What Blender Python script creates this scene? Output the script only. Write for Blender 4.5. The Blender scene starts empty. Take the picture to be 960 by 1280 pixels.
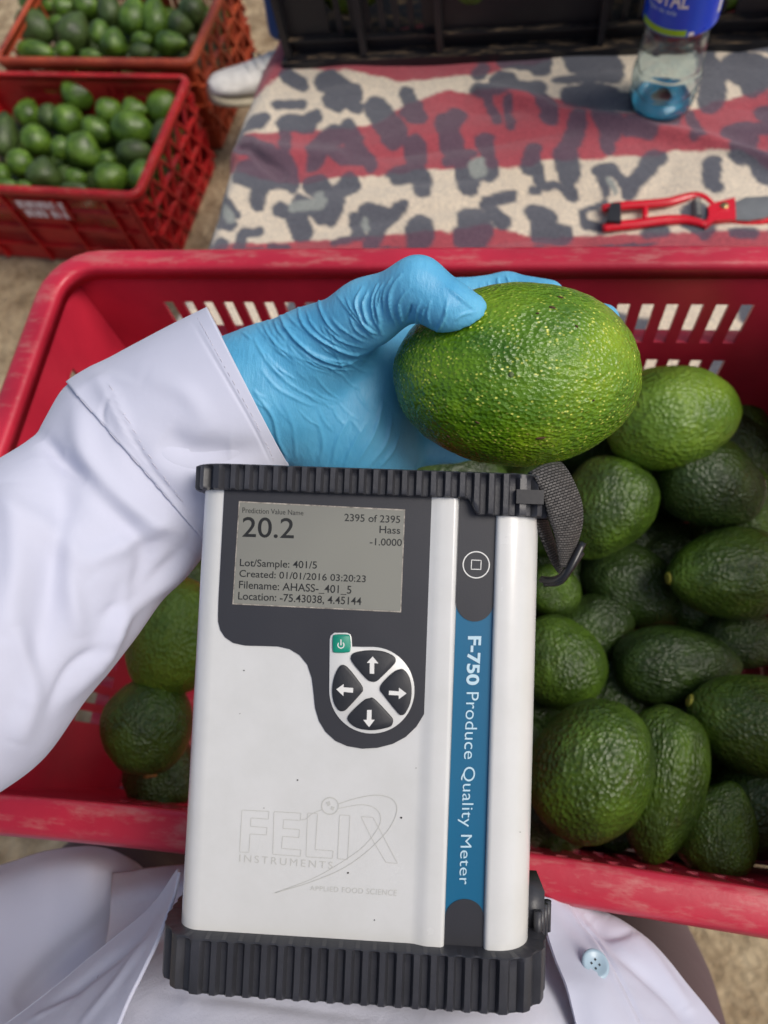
import bpy, math, random
import numpy as np
from mathutils import Vector, Matrix

random.seed(7)
rng = np.random.default_rng(7)
S = bpy.context.scene
COL = S.collection

# ------------------------------------------------------------------ camera
CAM_Z = 1.385
FPX = 924.0                                   # focal length in photo pixels (960 x 1280)
D_ = np.array([.145, .439, 1.0]); D_ /= np.linalg.norm(D_)      # straight down, seen from the camera
X_ = np.array([1., 0, 0]) - D_[0] * D_; X_ /= np.linalg.norm(X_)
Y_ = np.cross(-D_, X_)
RC = np.stack([X_, Y_, -D_], 1)               # camera axes (right, down, forward) <- world
CAM_O = np.array([0, 0, CAM_Z])
cam_data = bpy.data.cameras.new("camera")
cam = bpy.data.objects.new("camera", cam_data); COL.objects.link(cam)
cam.matrix_world = Matrix([[RC[0][i], -RC[1][i], -RC[2][i], CAM_O[i]] for i in range(3)] + [[0, 0, 0, 1]])
cam_data.sensor_fit = 'VERTICAL'; cam_data.sensor_height = 36; cam_data.sensor_width = 27
cam_data.lens = FPX / 1280 * 36
cam_data.clip_start = .01; cam_data.clip_end = 500
cam_data.dof.use_dof = True
cam_data.dof.focus_distance = .272
cam_data.dof.aperture_fstop = 11.5
S.camera = cam

# ------------------------------------------------------------------ light
SUN_EL, SUN_AZ = math.radians(54), math.radians(98)     # azimuth from +Y towards +X
w = bpy.data.worlds.new("World"); S.world = w; w.use_nodes = True
nt = w.node_tree
sky = nt.nodes.new('ShaderNodeTexSky'); sky.sky_type = 'NISHITA'; sky.sun_disc = False
sky.sun_elevation = SUN_EL; sky.sun_rotation = SUN_AZ
sky.air_density = 1.0; sky.dust_density = 4.0; sky.ozone_density = 1.0
bg = nt.nodes['Background']; bg.inputs['Strength'].default_value = .13
nt.links.new(sky.outputs[0], bg.inputs[0])
sun_d = bpy.data.lights.new("sun", 'SUN'); sun_d.energy = 2.15; sun_d.angle = math.radians(30); sun_d.color = (1, .95, .88)
sun = bpy.data.objects.new("sun", sun_d); COL.objects.link(sun)
sdir = Vector((math.sin(SUN_AZ) * math.cos(SUN_EL), math.cos(SUN_AZ) * math.cos(SUN_EL), math.sin(SUN_EL)))
sun.rotation_euler = sdir.to_track_quat('Z', 'Y').to_euler(); sun.location = (0, 0, 6)
S.view_settings.view_transform = 'Standard'; S.view_settings.look = 'None'
S.view_settings.exposure = -0.14; S.view_settings.gamma = 1

# ------------------------------------------------------------------ measuring helpers
def ray(px, py):
    return np.array([(px - 480) / FPX, (py - 640) / FPX, 1.0])
def P(px, py, d):                              # photo pixel + distance along the lens axis -> world point
    return CAM_O + RC.T @ (ray(px, py) * d)
def PZ(px, py, z):                             # photo pixel on the level plane z
    r = RC.T @ ray(px, py)
    return CAM_O + r * ((z - CAM_Z) / r[2])
def proj(V):                                   # world points (n,3) -> pixels (n,2), depth (n)
    c = (np.asarray(V) - CAM_O) @ RC.T
    return np.stack([480 + FPX * c[:, 0] / c[:, 2], 640 + FPX * c[:, 1] / c[:, 2]], 1), c[:, 2]
CR, CD, CF = RC[0], RC[1], RC[2]               # camera right, down, forward in world

# ------------------------------------------------------------------ object helpers
def mesh_from(name, V, F, smooth=True):
    me = bpy.data.meshes.new(name)
    me.from_pydata([tuple(map(float, v)) for v in V], [], [tuple(map(int, f)) for f in F])
    if smooth: me.polygons.foreach_set('use_smooth', [True] * len(me.polygons))
    me.update()
    return me
def link(name, me, parent=None, mat=None):
    o = bpy.data.objects.new(name, me); COL.objects.link(o)
    if mat is not None and me is not None and not me.materials: me.materials.append(mat)
    if parent is not None: o.parent = parent
    return o
def part(name, V, F, mat, parent=None, smooth=True, label=None, kind=None):
    o = link(name, mesh_from(name, V, F, smooth), parent, mat)
    if label: o['label'] = label
    if kind: o['kind'] = kind
    return o
def thing(name, label, cat, loc=(0, 0, 0), group=None, rot=None):
    o = bpy.data.objects.new(name, None); COL.objects.link(o)
    o.empty_display_size = .02
    if rot is not None: o.matrix_world = rot
    else: o.location = loc
    return tag(o, label, cat, group)
def tag(o, label, cat, group=None):
    o['label'] = label; o['category'] = cat
    if group: o['group'] = group
    return o
def keep(o, root):                             # parts are modelled in world space: hold them there
    bpy.context.view_layer.update()
    o.matrix_parent_inverse = root.matrix_world.inverted()
def box(x0, x1, y0, y1, z0, z1):
    V = [(x, y, z) for z in (z0, z1) for y in (y0, y1) for x in (x0, x1)]
    F = [(0, 2, 3, 1), (4, 5, 7, 6), (0, 1, 5, 4), (2, 6, 7, 3), (0, 4, 6, 2), (1, 3, 7, 5)]
    return V, F
def join(*parts):
    V, F = [], []
    for v, f in parts:
        n = len(V); V += [tuple(p) for p in v]; F += [tuple(i + n for i in q) for q in f]
    return V, F
def grid_faces(n, m, close_n=False, close_m=False):
    F = []
    for i in range(n if close_n else n - 1):
        for j in range(m if close_m else m - 1):
            F.append((i * m + j, i * m + (j + 1) % m, ((i + 1) % n) * m + (j + 1) % m, ((i + 1) % n) * m + j))
    return F
def catmull(pts, n):
    pts = np.asarray(pts, float); k = len(pts)
    t = np.linspace(0, k - 1, n); i = np.clip(t.astype(int), 0, k - 2); f = (t - i)[:, None]
    if pts.ndim == 3: f = f[:, :, None]
    p0 = pts[np.clip(i - 1, 0, k - 1)]; p1 = pts[i]; p2 = pts[i + 1]; p3 = pts[np.clip(i + 2, 0, k - 1)]
    p0 = np.where((i == 0).reshape(f.shape), 2 * p1 - p2, p0); p3 = np.where((i == k - 2).reshape(f.shape), 2 * p2 - p1, p3)
    return .5 * (2 * p1 + (p2 - p0) * f + (2 * p0 - 5 * p1 + 4 * p2 - p3) * f ** 2 + (3 * p1 - p0 - 3 * p2 + p3) * f ** 3)
def tube(pts, rad, n=12, cap=True, flat=1.0, up=None):
    pts = np.asarray(pts, float); rad = np.broadcast_to(rad, (len(pts),))
    T = np.gradient(pts, axis=0); T /= np.linalg.norm(T, axis=1)[:, None] + 1e-12
    u = np.array(up if up is not None else (0.13, .31, .94), float)
    V = []
    for p, t, r in zip(pts, T, rad):
        a = np.cross(t, u); a /= np.linalg.norm(a); b = np.cross(a, t)
        for k in range(n):
            q = 2 * math.pi * k / n
            V.append(p + r * (math.cos(q) * a + flat * math.sin(q) * b))
    F = [f[::-1] for f in grid_faces(len(pts), n, False, True)]
    if cap: F.append(tuple(range(n))); F.append(tuple((len(pts) - 1) * n + k for k in range(n))[::-1])
    return V, [tuple(f) for f in F]
def lathe(prof, n=48, cap=True):
    V = [(r * math.cos(2 * math.pi * k / n), r * math.sin(2 * math.pi * k / n), z) for r, z in prof for k in range(n)]
    F = [tuple(f) for f in grid_faces(len(prof), n, False, True)]
    if cap: F.append(tuple(range(n))[::-1]); F.append(tuple((len(prof) - 1) * n + k for k in range(n)))
    return V, F
def vnormals(V, F):
    V = np.asarray(V); N = np.zeros_like(V); F = np.asarray(F)
    n = np.cross(V[F[:, 2]] - V[F[:, 0]], V[F[:, 3 % F.shape[1]]] - V[F[:, 1]])
    for k in range(F.shape[1]): np.add.at(N, F[:, k], n)
    return N / (np.linalg.norm(N, axis=1)[:, None] + 1e-12)
def seg_dist(Q, A, B):
    A = np.asarray(A, float); B = np.asarray(B, float); d = B - A
    t = np.clip(((Q - A) @ d) / (d @ d + 1e-12), 0, 1)
    return np.linalg.norm(Q - (A + t[:, None] * d), axis=1), t
def strokes(V, N, px, items):                  # press folds into a surface: (polyline, half width px, height m)
    out = np.zeros(len(V))
    for line, wd, h in items:
        line = catmull(line, max(3, 5 * len(line))); L = len(line) - 1
        sel = np.where((px[:, 0] > line[:, 0].min() - 4 * wd) & (px[:, 0] < line[:, 0].max() + 4 * wd) &
                       (px[:, 1] > line[:, 1].min() - 4 * wd) & (px[:, 1] < line[:, 1].max() + 4 * wd))[0]
        if not len(sel): continue
        best = np.full(len(sel), 1e9); bt = np.zeros(len(sel))
        for i in range(L):
            d, t = seg_dist(px[sel], line[i], line[i + 1])
            m = d < best; best[m] = d[m]; bt[m] = ((i + t) / L)[m]
        out[sel] += h * np.exp(-(best / wd) ** 2) * np.sin(np.clip(bt, 0.02, .98) * math.pi) ** .5
    return V + N * out[:, None]
_ng = {}
def vnoise(P3, scale, seed=0):                 # smooth value noise, -1..1, at points (n,3)
    if seed not in _ng: _ng[seed] = np.random.default_rng(100 + seed).uniform(-1, 1, (32, 32, 32))
    G = _ng[seed]; Q = np.asarray(P3) * scale + 11.3; I = np.floor(Q).astype(int); f = Q - I; f = f * f * (3 - 2 * f)
    r = 0
    for a in (0, 1):
        for b in (0, 1):
            for c in (0, 1):
                wgt = (f[:, 0] if a else 1 - f[:, 0]) * (f[:, 1] if b else 1 - f[:, 1]) * (f[:, 2] if c else 1 - f[:, 2])
                r = r + wgt * G[(I[:, 0] + a) % 32, (I[:, 1] + b) % 32, (I[:, 2] + c) % 32]
    return r

# ------------------------------------------------------------------ materials
def srgb(h):
    c = [int(h[i:i + 2], 16) / 255 for i in (0, 2, 4)]
    return tuple((x / 12.92 if x <= .04045 else ((x + .055) / 1.055) ** 2.4) for x in c) + (1,)
class NT:
    def __init__(s, name):
        s.m = bpy.data.materials.new(name); s.m.use_nodes = True; s.t = s.m.node_tree
        s.b = s.t.nodes['Principled BSDF']
    def n(s, typ, **k):
        o = s.t.nodes.new('ShaderNode' + typ)
        for a, v in k.items():
            if a[0] == '_': setattr(o, a[1:], v)
            else:
                key = {'i0': 0, 'i1': 1, 'i2': 2}.get(a, a.replace('__', ' '))
                o.inputs[key].default_value = v
        return o
    def l(s, a, b): s.t.links.new(a, b)
    def coord(s, kind='Object'): return s.n('TexCoord').outputs[kind]
    def noise(s, co, scale, detail=3, rough=.55, out='Fac'):
        o = s.n('TexNoise', Scale=scale, Detail=detail, Roughness=rough); s.l(co, o.inputs['Vector']); return o.outputs[out]
    def vor(s, co, scale, feature='F1'):
        o = s.n('TexVoronoi', _feature=feature, Scale=scale); s.l(co, o.inputs['Vector']); return o.outputs['Distance']
    def ramp(s, fac, stops):
        o = s.n('ValToRGB'); e = o.color_ramp.elements
        while len(e) > 1: e.remove(e[-1])
        e[0].position, e[0].color = stops[0]
        for p, c in stops[1:]:
            q = e.new(p); q.color = c
        s.l(fac, o.inputs[0]); return o.outputs[0]
    def mix(s, fac, a, b, mode='MIX'):
        o = s.n('Mix', _data_type='RGBA', _blend_type=mode)
        for sock, v in ((o.inputs[0], fac), (o.inputs[6], a), (o.inputs[7], b)):
            if hasattr(v, 'is_output'): s.l(v, sock)
            else: sock.default_value = v
        return o.outputs[2]
    def math(s, op, a, b=0.0):
        o = s.n('Math', _operation=op)
        for sock, v in ((o.inputs[0], a), (o.inputs[1], b)):
            if hasattr(v, 'is_output'): s.l(v, sock)
            else: sock.default_value = v
        return o.outputs[0]
    def bump(s, h, strength, dist, prev=None):
        o = s.n('Bump', Strength=strength, Distance=dist); s.l(h, o.inputs['Height'])
        if prev is not None: s.l(prev, o.inputs['Normal'])
        return o.outputs[0]
    def out(s, color=None, rough=None, normal=None, **k):
        for nm, v in (('Base Color', color), ('Roughness', rough), ('Normal', normal)):
            if v is None: continue
            if hasattr(v, 'is_output'): s.l(v, s.b.inputs[nm])
            else: s.b.inputs[nm].default_value = v
        for a, v in k.items(): s.b.inputs[a.replace('__', ' ')].default_value = v
        return s.m
def plain(name, hexc, rough=.5, bump=0, bscale=400, vary=.12, vscale=30, bdist=.0005, **k):
    t = NT(name); co = t.coord()
    c = srgb(hexc); dk = tuple(x * (1 - vary * 2) for x in c[:3]) + (1,); lt = tuple(min(1, x * (1 + vary)) for x in c[:3]) + (1,)
    col = t.ramp(t.noise(co, vscale, 4), [(.3, dk), (.7, lt)])
    nrm = t.bump(t.noise(co, bscale, 3), bump, bdist) if bump else None
    rg = t.math('ADD', t.math('MULTIPLY', t.noise(co, vscale * 2.3, 3), .16), rough - .08)
    return t.out(col, rg, nrm, **k)

M = {}
def crate_plastic(name, base, dark, dusty, dust=.5, rough=.42):
    t = NT(name); co = t.coord()
    a = t.ramp(t.noise(co, 9, 5), [(.3, srgb(dark)), (.62, srgb(base))])
    geo = t.n('NewGeometry'); sx = t.n('SeparateXYZ'); t.l(geo.outputs['Normal'], sx.inputs[0])
    up = t.ramp(sx.outputs['Z'], [(.55, (0, 0, 0, 1)), (.95, (1, 1, 1, 1))])      # dust settles on level faces
    mp = t.n('Mapping'); t.l(co, mp.inputs[0]); mp.inputs['Scale'].default_value = (1, 3.5, 3)
    sc = t.ramp(t.noise(mp.outputs[0], 26, 9, .72), [(.5, (0, 0, 0, 1)), (.66, (1, 1, 1, 1))])
    d = t.math('MULTIPLY', t.math('MULTIPLY', up, sc), dust)
    spots = t.math('MULTIPLY', t.ramp(t.noise(co, 60, 8, .75), [(.66, (0, 0, 0, 1)), (.74, (1, 1, 1, 1))]), .35 * dust)
    col = t.mix(t.math('MAXIMUM', d, spots), a, srgb(dusty))
    rg = t.math('ADD', t.math('MULTIPLY', d, .4), rough)
    nb = t.bump(t.noise(co, 220, 5), .12, .001)
    return t.out(col, rg, nb)
M['red'] = crate_plastic('worn_red_plastic', 'c72c42', 'a31e32', 'c09488', .42, .34)
M['bred'] = crate_plastic('bright_red_plastic', 'bb2022', '8e1418', 'c58a78', .3)
M['orange'] = crate_plastic('faded_orange_plastic', 'b04a2b', '7c2a1c', 'c58a68', .3)
M['black'] = crate_plastic('dusty_black_plastic', '201f22', '121214', '8a7458', .9, .5)

def avocado_mat(name, light, mid, dark, speck, specks=.5, bscale=230, bstr=.55, rough=.34, patch='3f3d1e'):
    t = NT(name); tc = t.n('TexCoord'); oi = t.n('ObjectInfo')
    add = t.n('VectorMath', _operation='ADD'); t.l(tc.outputs['Object'], add.inputs[0])
    cmb = t.n('CombineXYZ'); t.l(t.math('MULTIPLY', oi.outputs['Random'], 7), cmb.inputs[0]); t.l(cmb.outputs[0], add.inputs[1])
    co = add.outputs[0]
    base = t.ramp(t.noise(co, 2.6, 4, .6), [(.3, srgb(dark)), (.5, srgb(mid)), (.7, srgb(light))])
    base = t.mix(t.math('MULTIPLY', t.ramp(t.noise(co, 3.4, 6, .7), [(.6, (0, 0, 0, 1)), (.72, (1, 1, 1, 1))]), .5), base, srgb(patch))
    sp = t.ramp(t.vor(co, bscale * .95), [(.15, (1, 1, 1, 1)), (.31, (0, 0, 0, 1))])
    msk = t.ramp(t.noise(co, 9, 4, .7), [(.42, (0, 0, 0, 1)), (.58, (1, 1, 1, 1))])
    col = t.mix(t.math('MULTIPLY', t.math('MULTIPLY', sp, msk), specks), base, srgb(speck))
    hv = t.math('ADD', t.math('MULTIPLY', t.math('MULTIPLY', t.vor(co, bscale), 1.0), t.math('ADD', t.math('MULTIPLY', t.noise(co, 4.5, 3), 1.9), -.1)), t.math('MULTIPLY', t.noise(co, bscale * .45, 4, .6), 1.4))
    nb = t.bump(hv, bstr, .0022)
    rg = t.math('ADD', t.math('MULTIPLY', t.noise(co, 9, 3), .3), rough - .15)
    return t.out(col, rg, nb, Specular__IOR__Level=.5)
M['avo_held'] = avocado_mat('glossy_avocado_skin', '7c9c1a', '5a8212', '36600f', 'd6da62', 1.0, 50, .42, .25, '5a6a14')
M['avo_bright'] = avocado_mat('light_avocado_skin', '71902c', '5c7c20', '42641a', '93a83c', .3, 27, .6, .36, '4a5a20')
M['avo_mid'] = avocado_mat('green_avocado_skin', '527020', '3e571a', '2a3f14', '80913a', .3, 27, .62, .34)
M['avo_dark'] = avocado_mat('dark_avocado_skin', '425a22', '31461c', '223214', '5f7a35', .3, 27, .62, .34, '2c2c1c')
M['avo_far'] = avocado_mat('dull_avocado_skin', '66862c', '4a681e', '304814', '90a03a', .3, 14, .4, .36)
M['avo_far2'] = avocado_mat('olive_avocado_skin', '4e6430', '3c4e22', '283618', '80913a', .2, 14, .4, .45)
M['stem'] = plain('cut_stem', '9c9a3a', .6, .5, 500, .3, 300)
M['stem2'] = plain('brown_cut_stem', 'a8763c', .7, .5, 500, .3, 300)

def cloth_mat(name, hexc, weave=2600, bstr=.07, rough=.9, wr=.0, fuzz=.15):
    t = NT(name); co = t.coord()
    c = srgb(hexc)
    col = t.ramp(t.noise(co, 12, 4), [(.3, tuple(x * .93 for x in c[:3]) + (1,)), (.7, c)])
    if not weave:
        nb = t.bump(t.noise(co, 900, 5, .8), .35, .0009); nb = t.bump(t.noise(co, 160, 4, .6), .2, .0015, nb)
        t.out(col, rough, nb, Specular__IOR__Level=.15); t.b.inputs['Sheen Weight'].default_value = fuzz; return t.m
    w1 = t.n('TexWave', _wave_type='BANDS', _bands_direction='DIAGONAL', Scale=weave / 6.28 * 2, Distortion=.4); t.l(co, w1.inputs[0])
    h = t.math('ADD', t.math('MULTIPLY', w1.outputs['Fac'], .5), t.noise(co, weave * .4, 2))
    nb = t.bump(h, bstr, .0002)
    nb = t.bump(t.noise(co, 45, 4, .55), .25 + wr, .002, nb)
    t.out(col, rough, nb, Specular__IOR__Level=.2)
    t.b.inputs['Sheen Weight'].default_value = fuzz
    return t.m
M['coat'] = cloth_mat('white_coat_cotton', 'c9ccdd')
M['fuzzy'] = cloth_mat('white_fleecy_cotton', 'c8cad8', 0, .6, 1.0, .2, .5)
M['trouser'] = cloth_mat('mauve_brown_trousers', '5a4448', 1200)
M['jeans'] = cloth_mat('blue_denim', '27457c', 900)
M['thread'] = plain('white_thread', 'd2d0da', .8)

# nitrile glove: thin glossy film over fine creases
t = NT('blue_nitrile'); co = t.coord()
col = t.ramp(t.noise(co, 26, 4), [(.3, srgb('4c9fca')), (.7, srgb('6fbfe3'))])
mp = t.n('Mapping'); t.l(co, mp.inputs[0]); mp.inputs['Rotation'].default_value = (.5, .4, .9); mp.inputs['Scale'].default_value = (1, .28, .6)
h = t.math('ADD', t.noise(mp.outputs[0], 260, 5, .6), t.math('MULTIPLY', t.noise(co, 1600, 2), .12))
M['glove'] = t.out(col, t.math('ADD', t.math('MULTIPLY', t.noise(co, 60, 3), .2), .34), t.bump(h, .5, .0013), Specular__IOR__Level=.45,
                   Subsurface__Weight=.12, Subsurface__Radius=(.004, .006, .008), Subsurface__Scale=1.0)

M['casing'] = plain('white_powder_coat', 'dadcda', .24, .04, 900, .02, 8, .0002, Coat__Weight=.3, Coat__Roughness=.12)
t = NT('smudged_powder_coat'); co = t.coord()
sm = t.ramp(t.noise(co, 38, 6, .65), [(.40, srgb('d1d2d0')), (.72, srgb('cacbc8'))])
mps = t.n('Mapping'); t.l(co, mps.inputs[0]); mps.inputs['Scale'].default_value = (1, .06, 1); mps.inputs['Rotation'].default_value = (0, 0, .5)
scr_ = t.ramp(t.noise(mps.outputs[0], 900, 2), [(.74, (0, 0, 0, 1)), (.78, (1, 1, 1, 1))])
sm = t.mix(t.math('MULTIPLY', scr_, .10), sm, srgb('8f8e88'))
M['casing'] = t.out(sm, t.math('ADD', t.math('MULTIPLY', t.noise(co, 30, 5, .6), .22), .13), t.bump(t.noise(co, 900, 3), .04, .0002), Coat__Weight=.35, Coat__Roughness=.1)
M['panel'] = plain('charcoal_film', '2e2f34', .42, .12, 1500, .06, 20, .0002)
M['key'] = plain('black_rubber_key', '25272c', .5, .1, 900)
M['rubber'] = plain('ribbed_black_rubber', '34353a', .42, .2, 700, .14, 60)
M['teal'] = plain('teal_key', '0b8f76', .4)
M['blue'] = plain('blue_film', '085f84', .4, .08, 1500, .03, 12, .0002)
M['print'] = plain('white_print', 'dcdcd8', .5, vary=.02)
M['print2'] = plain('pale_blue_print', 'b9d6e2', .5, vary=.02)
M['ghost'] = plain('grey_engraving', 'b9bab5', .4, vary=.02)
M['ink'] = plain('lcd_ink', '1c1d1c', .4, vary=.02)
t = NT('lcd_glass'); co = t.coord()
M['lcd'] = t.out(t.ramp(t.noise(co, 14, 2), [(.35, srgb('7a7a72')), (.65, srgb('85857b'))]), .16, None, Coat__Weight=.5, Coat__Roughness=.05)
M['pin'] = plain('dark_speck', '3a3a38', .8)
M['bezel'] = plain('worn_bezel_edge', '9a948a', .5, vary=.3, vscale=600)

def webbing():
    t = NT('black_webbing'); uv = t.coord('UV')
    ck = t.n('TexBrick', Scale=1.0); t.l(uv, ck.inputs[0])
    ck.inputs['Brick Width'].default_value = 1.0; ck.inputs['Row Height'].default_value = .5; ck.inputs['Mortar Size'].default_value = .11; ck.inputs['Mortar Smooth'].default_value = 1.0
    ck.inputs['Color1'].default_value = srgb('5d5a57'); ck.inputs['Color2'].default_value = srgb('413f3d'); ck.inputs['Mortar'].default_value = srgb('0c0c0d')
    ck.offset = .5
    inv = t.math('SUBTRACT', 1.0, ck.outputs['Fac'])
    return t.out(ck.outputs['Color'], .6, t.bump(inv, .9, .0006))
M['webbing'] = webbing()
M['buckle'] = plain('black_buckle_plastic', '1d1e21', .3, .05)

M['ground'] = None
t = NT('dry_dirt'); co = t.coord()
g1 = t.ramp(t.noise(co, 3.2, 8, .65), [(.3, srgb('a08c6e')), (.5, srgb('bfa987')), (.7, srgb('d2bf9c'))])
g2 = t.ramp(t.noise(co, 22, 6, .7), [(.36, (.55, .5, .45, 1)), (.6, (1, 1, 1, 1))])
gc = t.mix(1.0, g1, g2, 'MULTIPLY')
st = t.ramp(t.noise(co, 5.5, 5, .6), [(.66, (0, 0, 0, 1)), (.74, (1, 1, 1, 1))])
gc = t.mix(t.math('MULTIPLY', st, .75), gc, srgb('4a3a28'))
peb = t.vor(co, 70)
M['ground'] = t.out(gc, .95, t.bump(t.math('ADD', t.noise(co, 40, 8, .7), t.math('MULTIPLY', peb, .4)), .8, .02))

# ================================================================== SETTING
o = part('ground', [(-60, -60, 0), (60, -60, 0), (60, 60, 0), (-60, 60, 0)], [(0, 1, 2, 3)], M['ground'], smooth=False)
o['kind'] = 'structure'

# ================================================================== CRATES
def wall(A, B, Ab, Bb, out, holes, th=.003, L=None, H=None):
    """panel between top edge A-B and bottom edge Ab-Bb; holes = (s0,s1,h0,h1) in metres from A / from the top"""
    A, B, Ab, Bb, out = map(lambda v: np.array(v, float), (A, B, Ab, Bb, out))
    L = L or np.linalg.norm(B - A); H = H or np.linalg.norm(Ab - A)
    ss = sorted({0.0, L} | {round(h[i], 5) for h in holes for i in (0, 1)})
    hs = sorted({0.0, H} | {round(h[i], 5) for h in holes for i in (2, 3)})
    n, m = len(ss), len(hs)
    def pt(s, h, k):
        s /= L; h /= H
        return (A * (1 - s) + B * s) * (1 - h) + (Ab * (1 - s) + Bb * s) * h + out * k
    V = [pt(s, h, k) for k in (0, th) for s in ss for h in hs]
    hole = np.zeros((n - 1, m - 1), bool)
    for a, b, c, d in holes:
        i0, i1 = ss.index(round(a, 5)), ss.index(round(b, 5)); j0, j1 = hs.index(round(c, 5)), hs.index(round(d, 5))
        hole[i0:i1, j0:j1] = True
    F = []; idx = lambda i, j, k: k * n * m + i * m + j
    for i in range(n - 1):
        for j in range(m - 1):
            if hole[i, j]: continue
            F.append((idx(i, j, 0), idx(i, j + 1, 0), idx(i + 1, j + 1, 0), idx(i + 1, j, 0)))
            F.append((idx(i, j, 1), idx(i + 1, j, 1), idx(i + 1, j + 1, 1), idx(i, j + 1, 1)))
            for di, dj, e in ((-1, 0, ((i, j), (i, j + 1))), (1, 0, ((i + 1, j), (i + 1, j + 1))), (0, -1, ((i, j), (i + 1, j))), (0, 1, ((i, j + 1), (i + 1, j + 1)))):
                a, b = i + di, j + dj
                if not (0 <= a < n - 1 and 0 <= b < m - 1) or hole[a, b]:
                    F.append((idx(*e[0], 0), idx(*e[1], 0), idx(*e[1], 1), idx(*e[0], 1)))
    return V, F
def bar(p, q, wdt, up, dep, out):
    """square rib from p to q, wdt wide across, dep proud of the wall"""
    p, q, up, out = (np.array(v, float) for v in (p, q, up, out)); h = up * wdt / 2; dd = out * dep
    V = [p - h, p + h, q + h, q - h, p - h + dd, p + h + dd, q + h + dd, q - h + dd]
    return V, [(0, 3, 2, 1), (4, 5, 6, 7), (0, 1, 5, 4), (1, 2, 6, 5), (2, 3, 7, 6), (3, 0, 4, 7)]
def rounded_rect(W, Dp, r, k=6, bow=0.0, nside=12):
    pts = []
    cs = [(W / 2 - r, Dp / 2 - r, 0), (-W / 2 + r, Dp / 2 - r, 90), (-W / 2 + r, -Dp / 2 + r, 180), (W / 2 - r, -Dp / 2 + r, 270)]
    for c, (cx, cy, a0) in enumerate(cs):
        for i in range(k + 1):
            a = math.radians(a0 + 90 * i / k); pts.append((cx + r * math.cos(a), cy + r * math.sin(a), math.cos(a), math.sin(a)))
        nx, ny, na = cs[(c + 1) % 4]; a = math.radians(a0 + 90)
        for i in range(1, nside):
            f = i / nside
            x = (cx + r * math.cos(a)) * (1 - f) + (nx + r * math.cos(a)) * f; y = (cy + r * math.sin(a)) * (1 - f) + (ny + r * math.sin(a)) * f
            pts.append((x, y, math.cos(a), math.sin(a)))
    out = []
    for x, y, nx, ny in pts:
        if ny < -.2 and bow: y += bow * (1 - (2 * x / W) ** 2)
        out.append((x, y, nx, ny))
    return out
def build_crate(root, mat, W, Dp, H, slots_long, slots_short, draft=.018, rim_w=.020, lip=.024, bow=0.0, rcorner=.03, extra=None):
    """root: empty at rim level, centre. local x along W, y along Dp. parts parented to it"""
    hw, hd = W / 2, Dp / 2
    T = {'far': ((-hw, hd), (hw, hd), (0, 1)), 'near': ((hw, -hd), (-hw, -hd), (0, -1)), 'left': ((-hw, -hd), (-hw, hd), (-1, 0)), 'right': ((hw, hd), (hw, -hd), (1, 0))}
    for nm, (a, b, o_) in T.items():
        sh = lambda q: (q[0] - math.copysign(draft, q[0]), q[1] - math.copysign(draft, q[1]), -H)
        A = (a[0], a[1], -.002); B = (b[0], b[1], -.002)
        holes = (slots_long if nm in ('far', 'near') else slots_short)(math.dist(a, b))
        out = (o_[0], o_[1], 0)
        parts_ = [wall(A, B, sh(a), sh(b), out, holes, .003, math.dist(a, b), H)]
        for hz in sorted({h[3] for h in holes}):     # horizontal strengthening ribs under each row of slots
            f = (hz + .002) / H; pa = np.array(A) * (1 - f) + np.array(sh(a)) * f; pb = np.array(B) * (1 - f) + np.array(sh(b)) * f
            parts_.append(bar(pa + np.array(out) * .0032, pb + np.array(out) * .0032, .003, (0, 0, 1), .009, out))
        wv, wf = join(*parts_)
        part('wall_panel', wv, wf, mat, root, smooth=False)
    fl = [box(-hw + draft + .001, hw - draft - .001, -hd + draft + .001, hd - draft - .001, -H, -H + .004)]
    part('base_panel', *join(*fl), mat, root, smooth=False)
    path = rounded_rect(W, Dp, rcorner, bow=bow)
    prof = [(-.0025, -.012), (-.0035, -.001), (-.0022, .0014), (.001, .0020), (rim_w * .75, .0010), (rim_w * .92, -.0002), (rim_w, -.0022), (rim_w + .0015, -.008), (rim_w + .0015, -lip), (rim_w - .001, -lip), (rim_w - .001, -.012), (.002, -.004)]
    V = [(x + nx * n, y + ny * n, z) for x, y, nx, ny in path for n, z in prof]
    o = part('rim', V, grid_faces(len(path), len(prof), True, True), mat, root)
    return o
def rows(pitch, width, hs, margin, gaps=()):
    def f(L):
        out = []; n = int((L - 2 * margin) / pitch); s0 = (L - n * pitch) / 2
        for i in range(n):
            a = s0 + i * pitch
            if any(abs((a / L) - g) < gw for g, gw in gaps): continue
            for h0, h1 in hs: out.append((a, a + width, h0, h1))
        return out
    return f

AX, AY, AYAW, AZ = -.3092, .4101, -.1144, CAM_Z - .3983          # front crate: far left rim corner, turn, rim height
c_, s_ = math.cos(AYAW), math.sin(AYAW)
CW, CDp, CH = .60, .404, .25
FRIM = .016
cx = AX + c_ * (CW / 2) + s_ * (CDp / 2); cy = AY + s_ * (CW / 2) - c_ * (CDp / 2)
crateA = thing('harvest_crate', 'large worn red plastic crate in the foreground, scuffed along its near rim', 'crate', group='plastic harvest crates',
               rot=Matrix.Translation((cx, cy, AZ)) @ Matrix.Rotation(AYAW, 4, 'Z'))
build_crate(crateA, M['red'], CW - 2 * FRIM, CDp - 2 * FRIM, CH, rows(.0165, .0085, [(.036, .076), (.096, .136), (.156, .196)], .055),
            rows(.0165, .0095, [(.040, .080), (.100, .140), (.160, .200)], .05), rim_w=FRIM, lip=.015, bow=.008, rcorner=.026)
def inA(px, py, z): return PZ(px, py, z)

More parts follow.
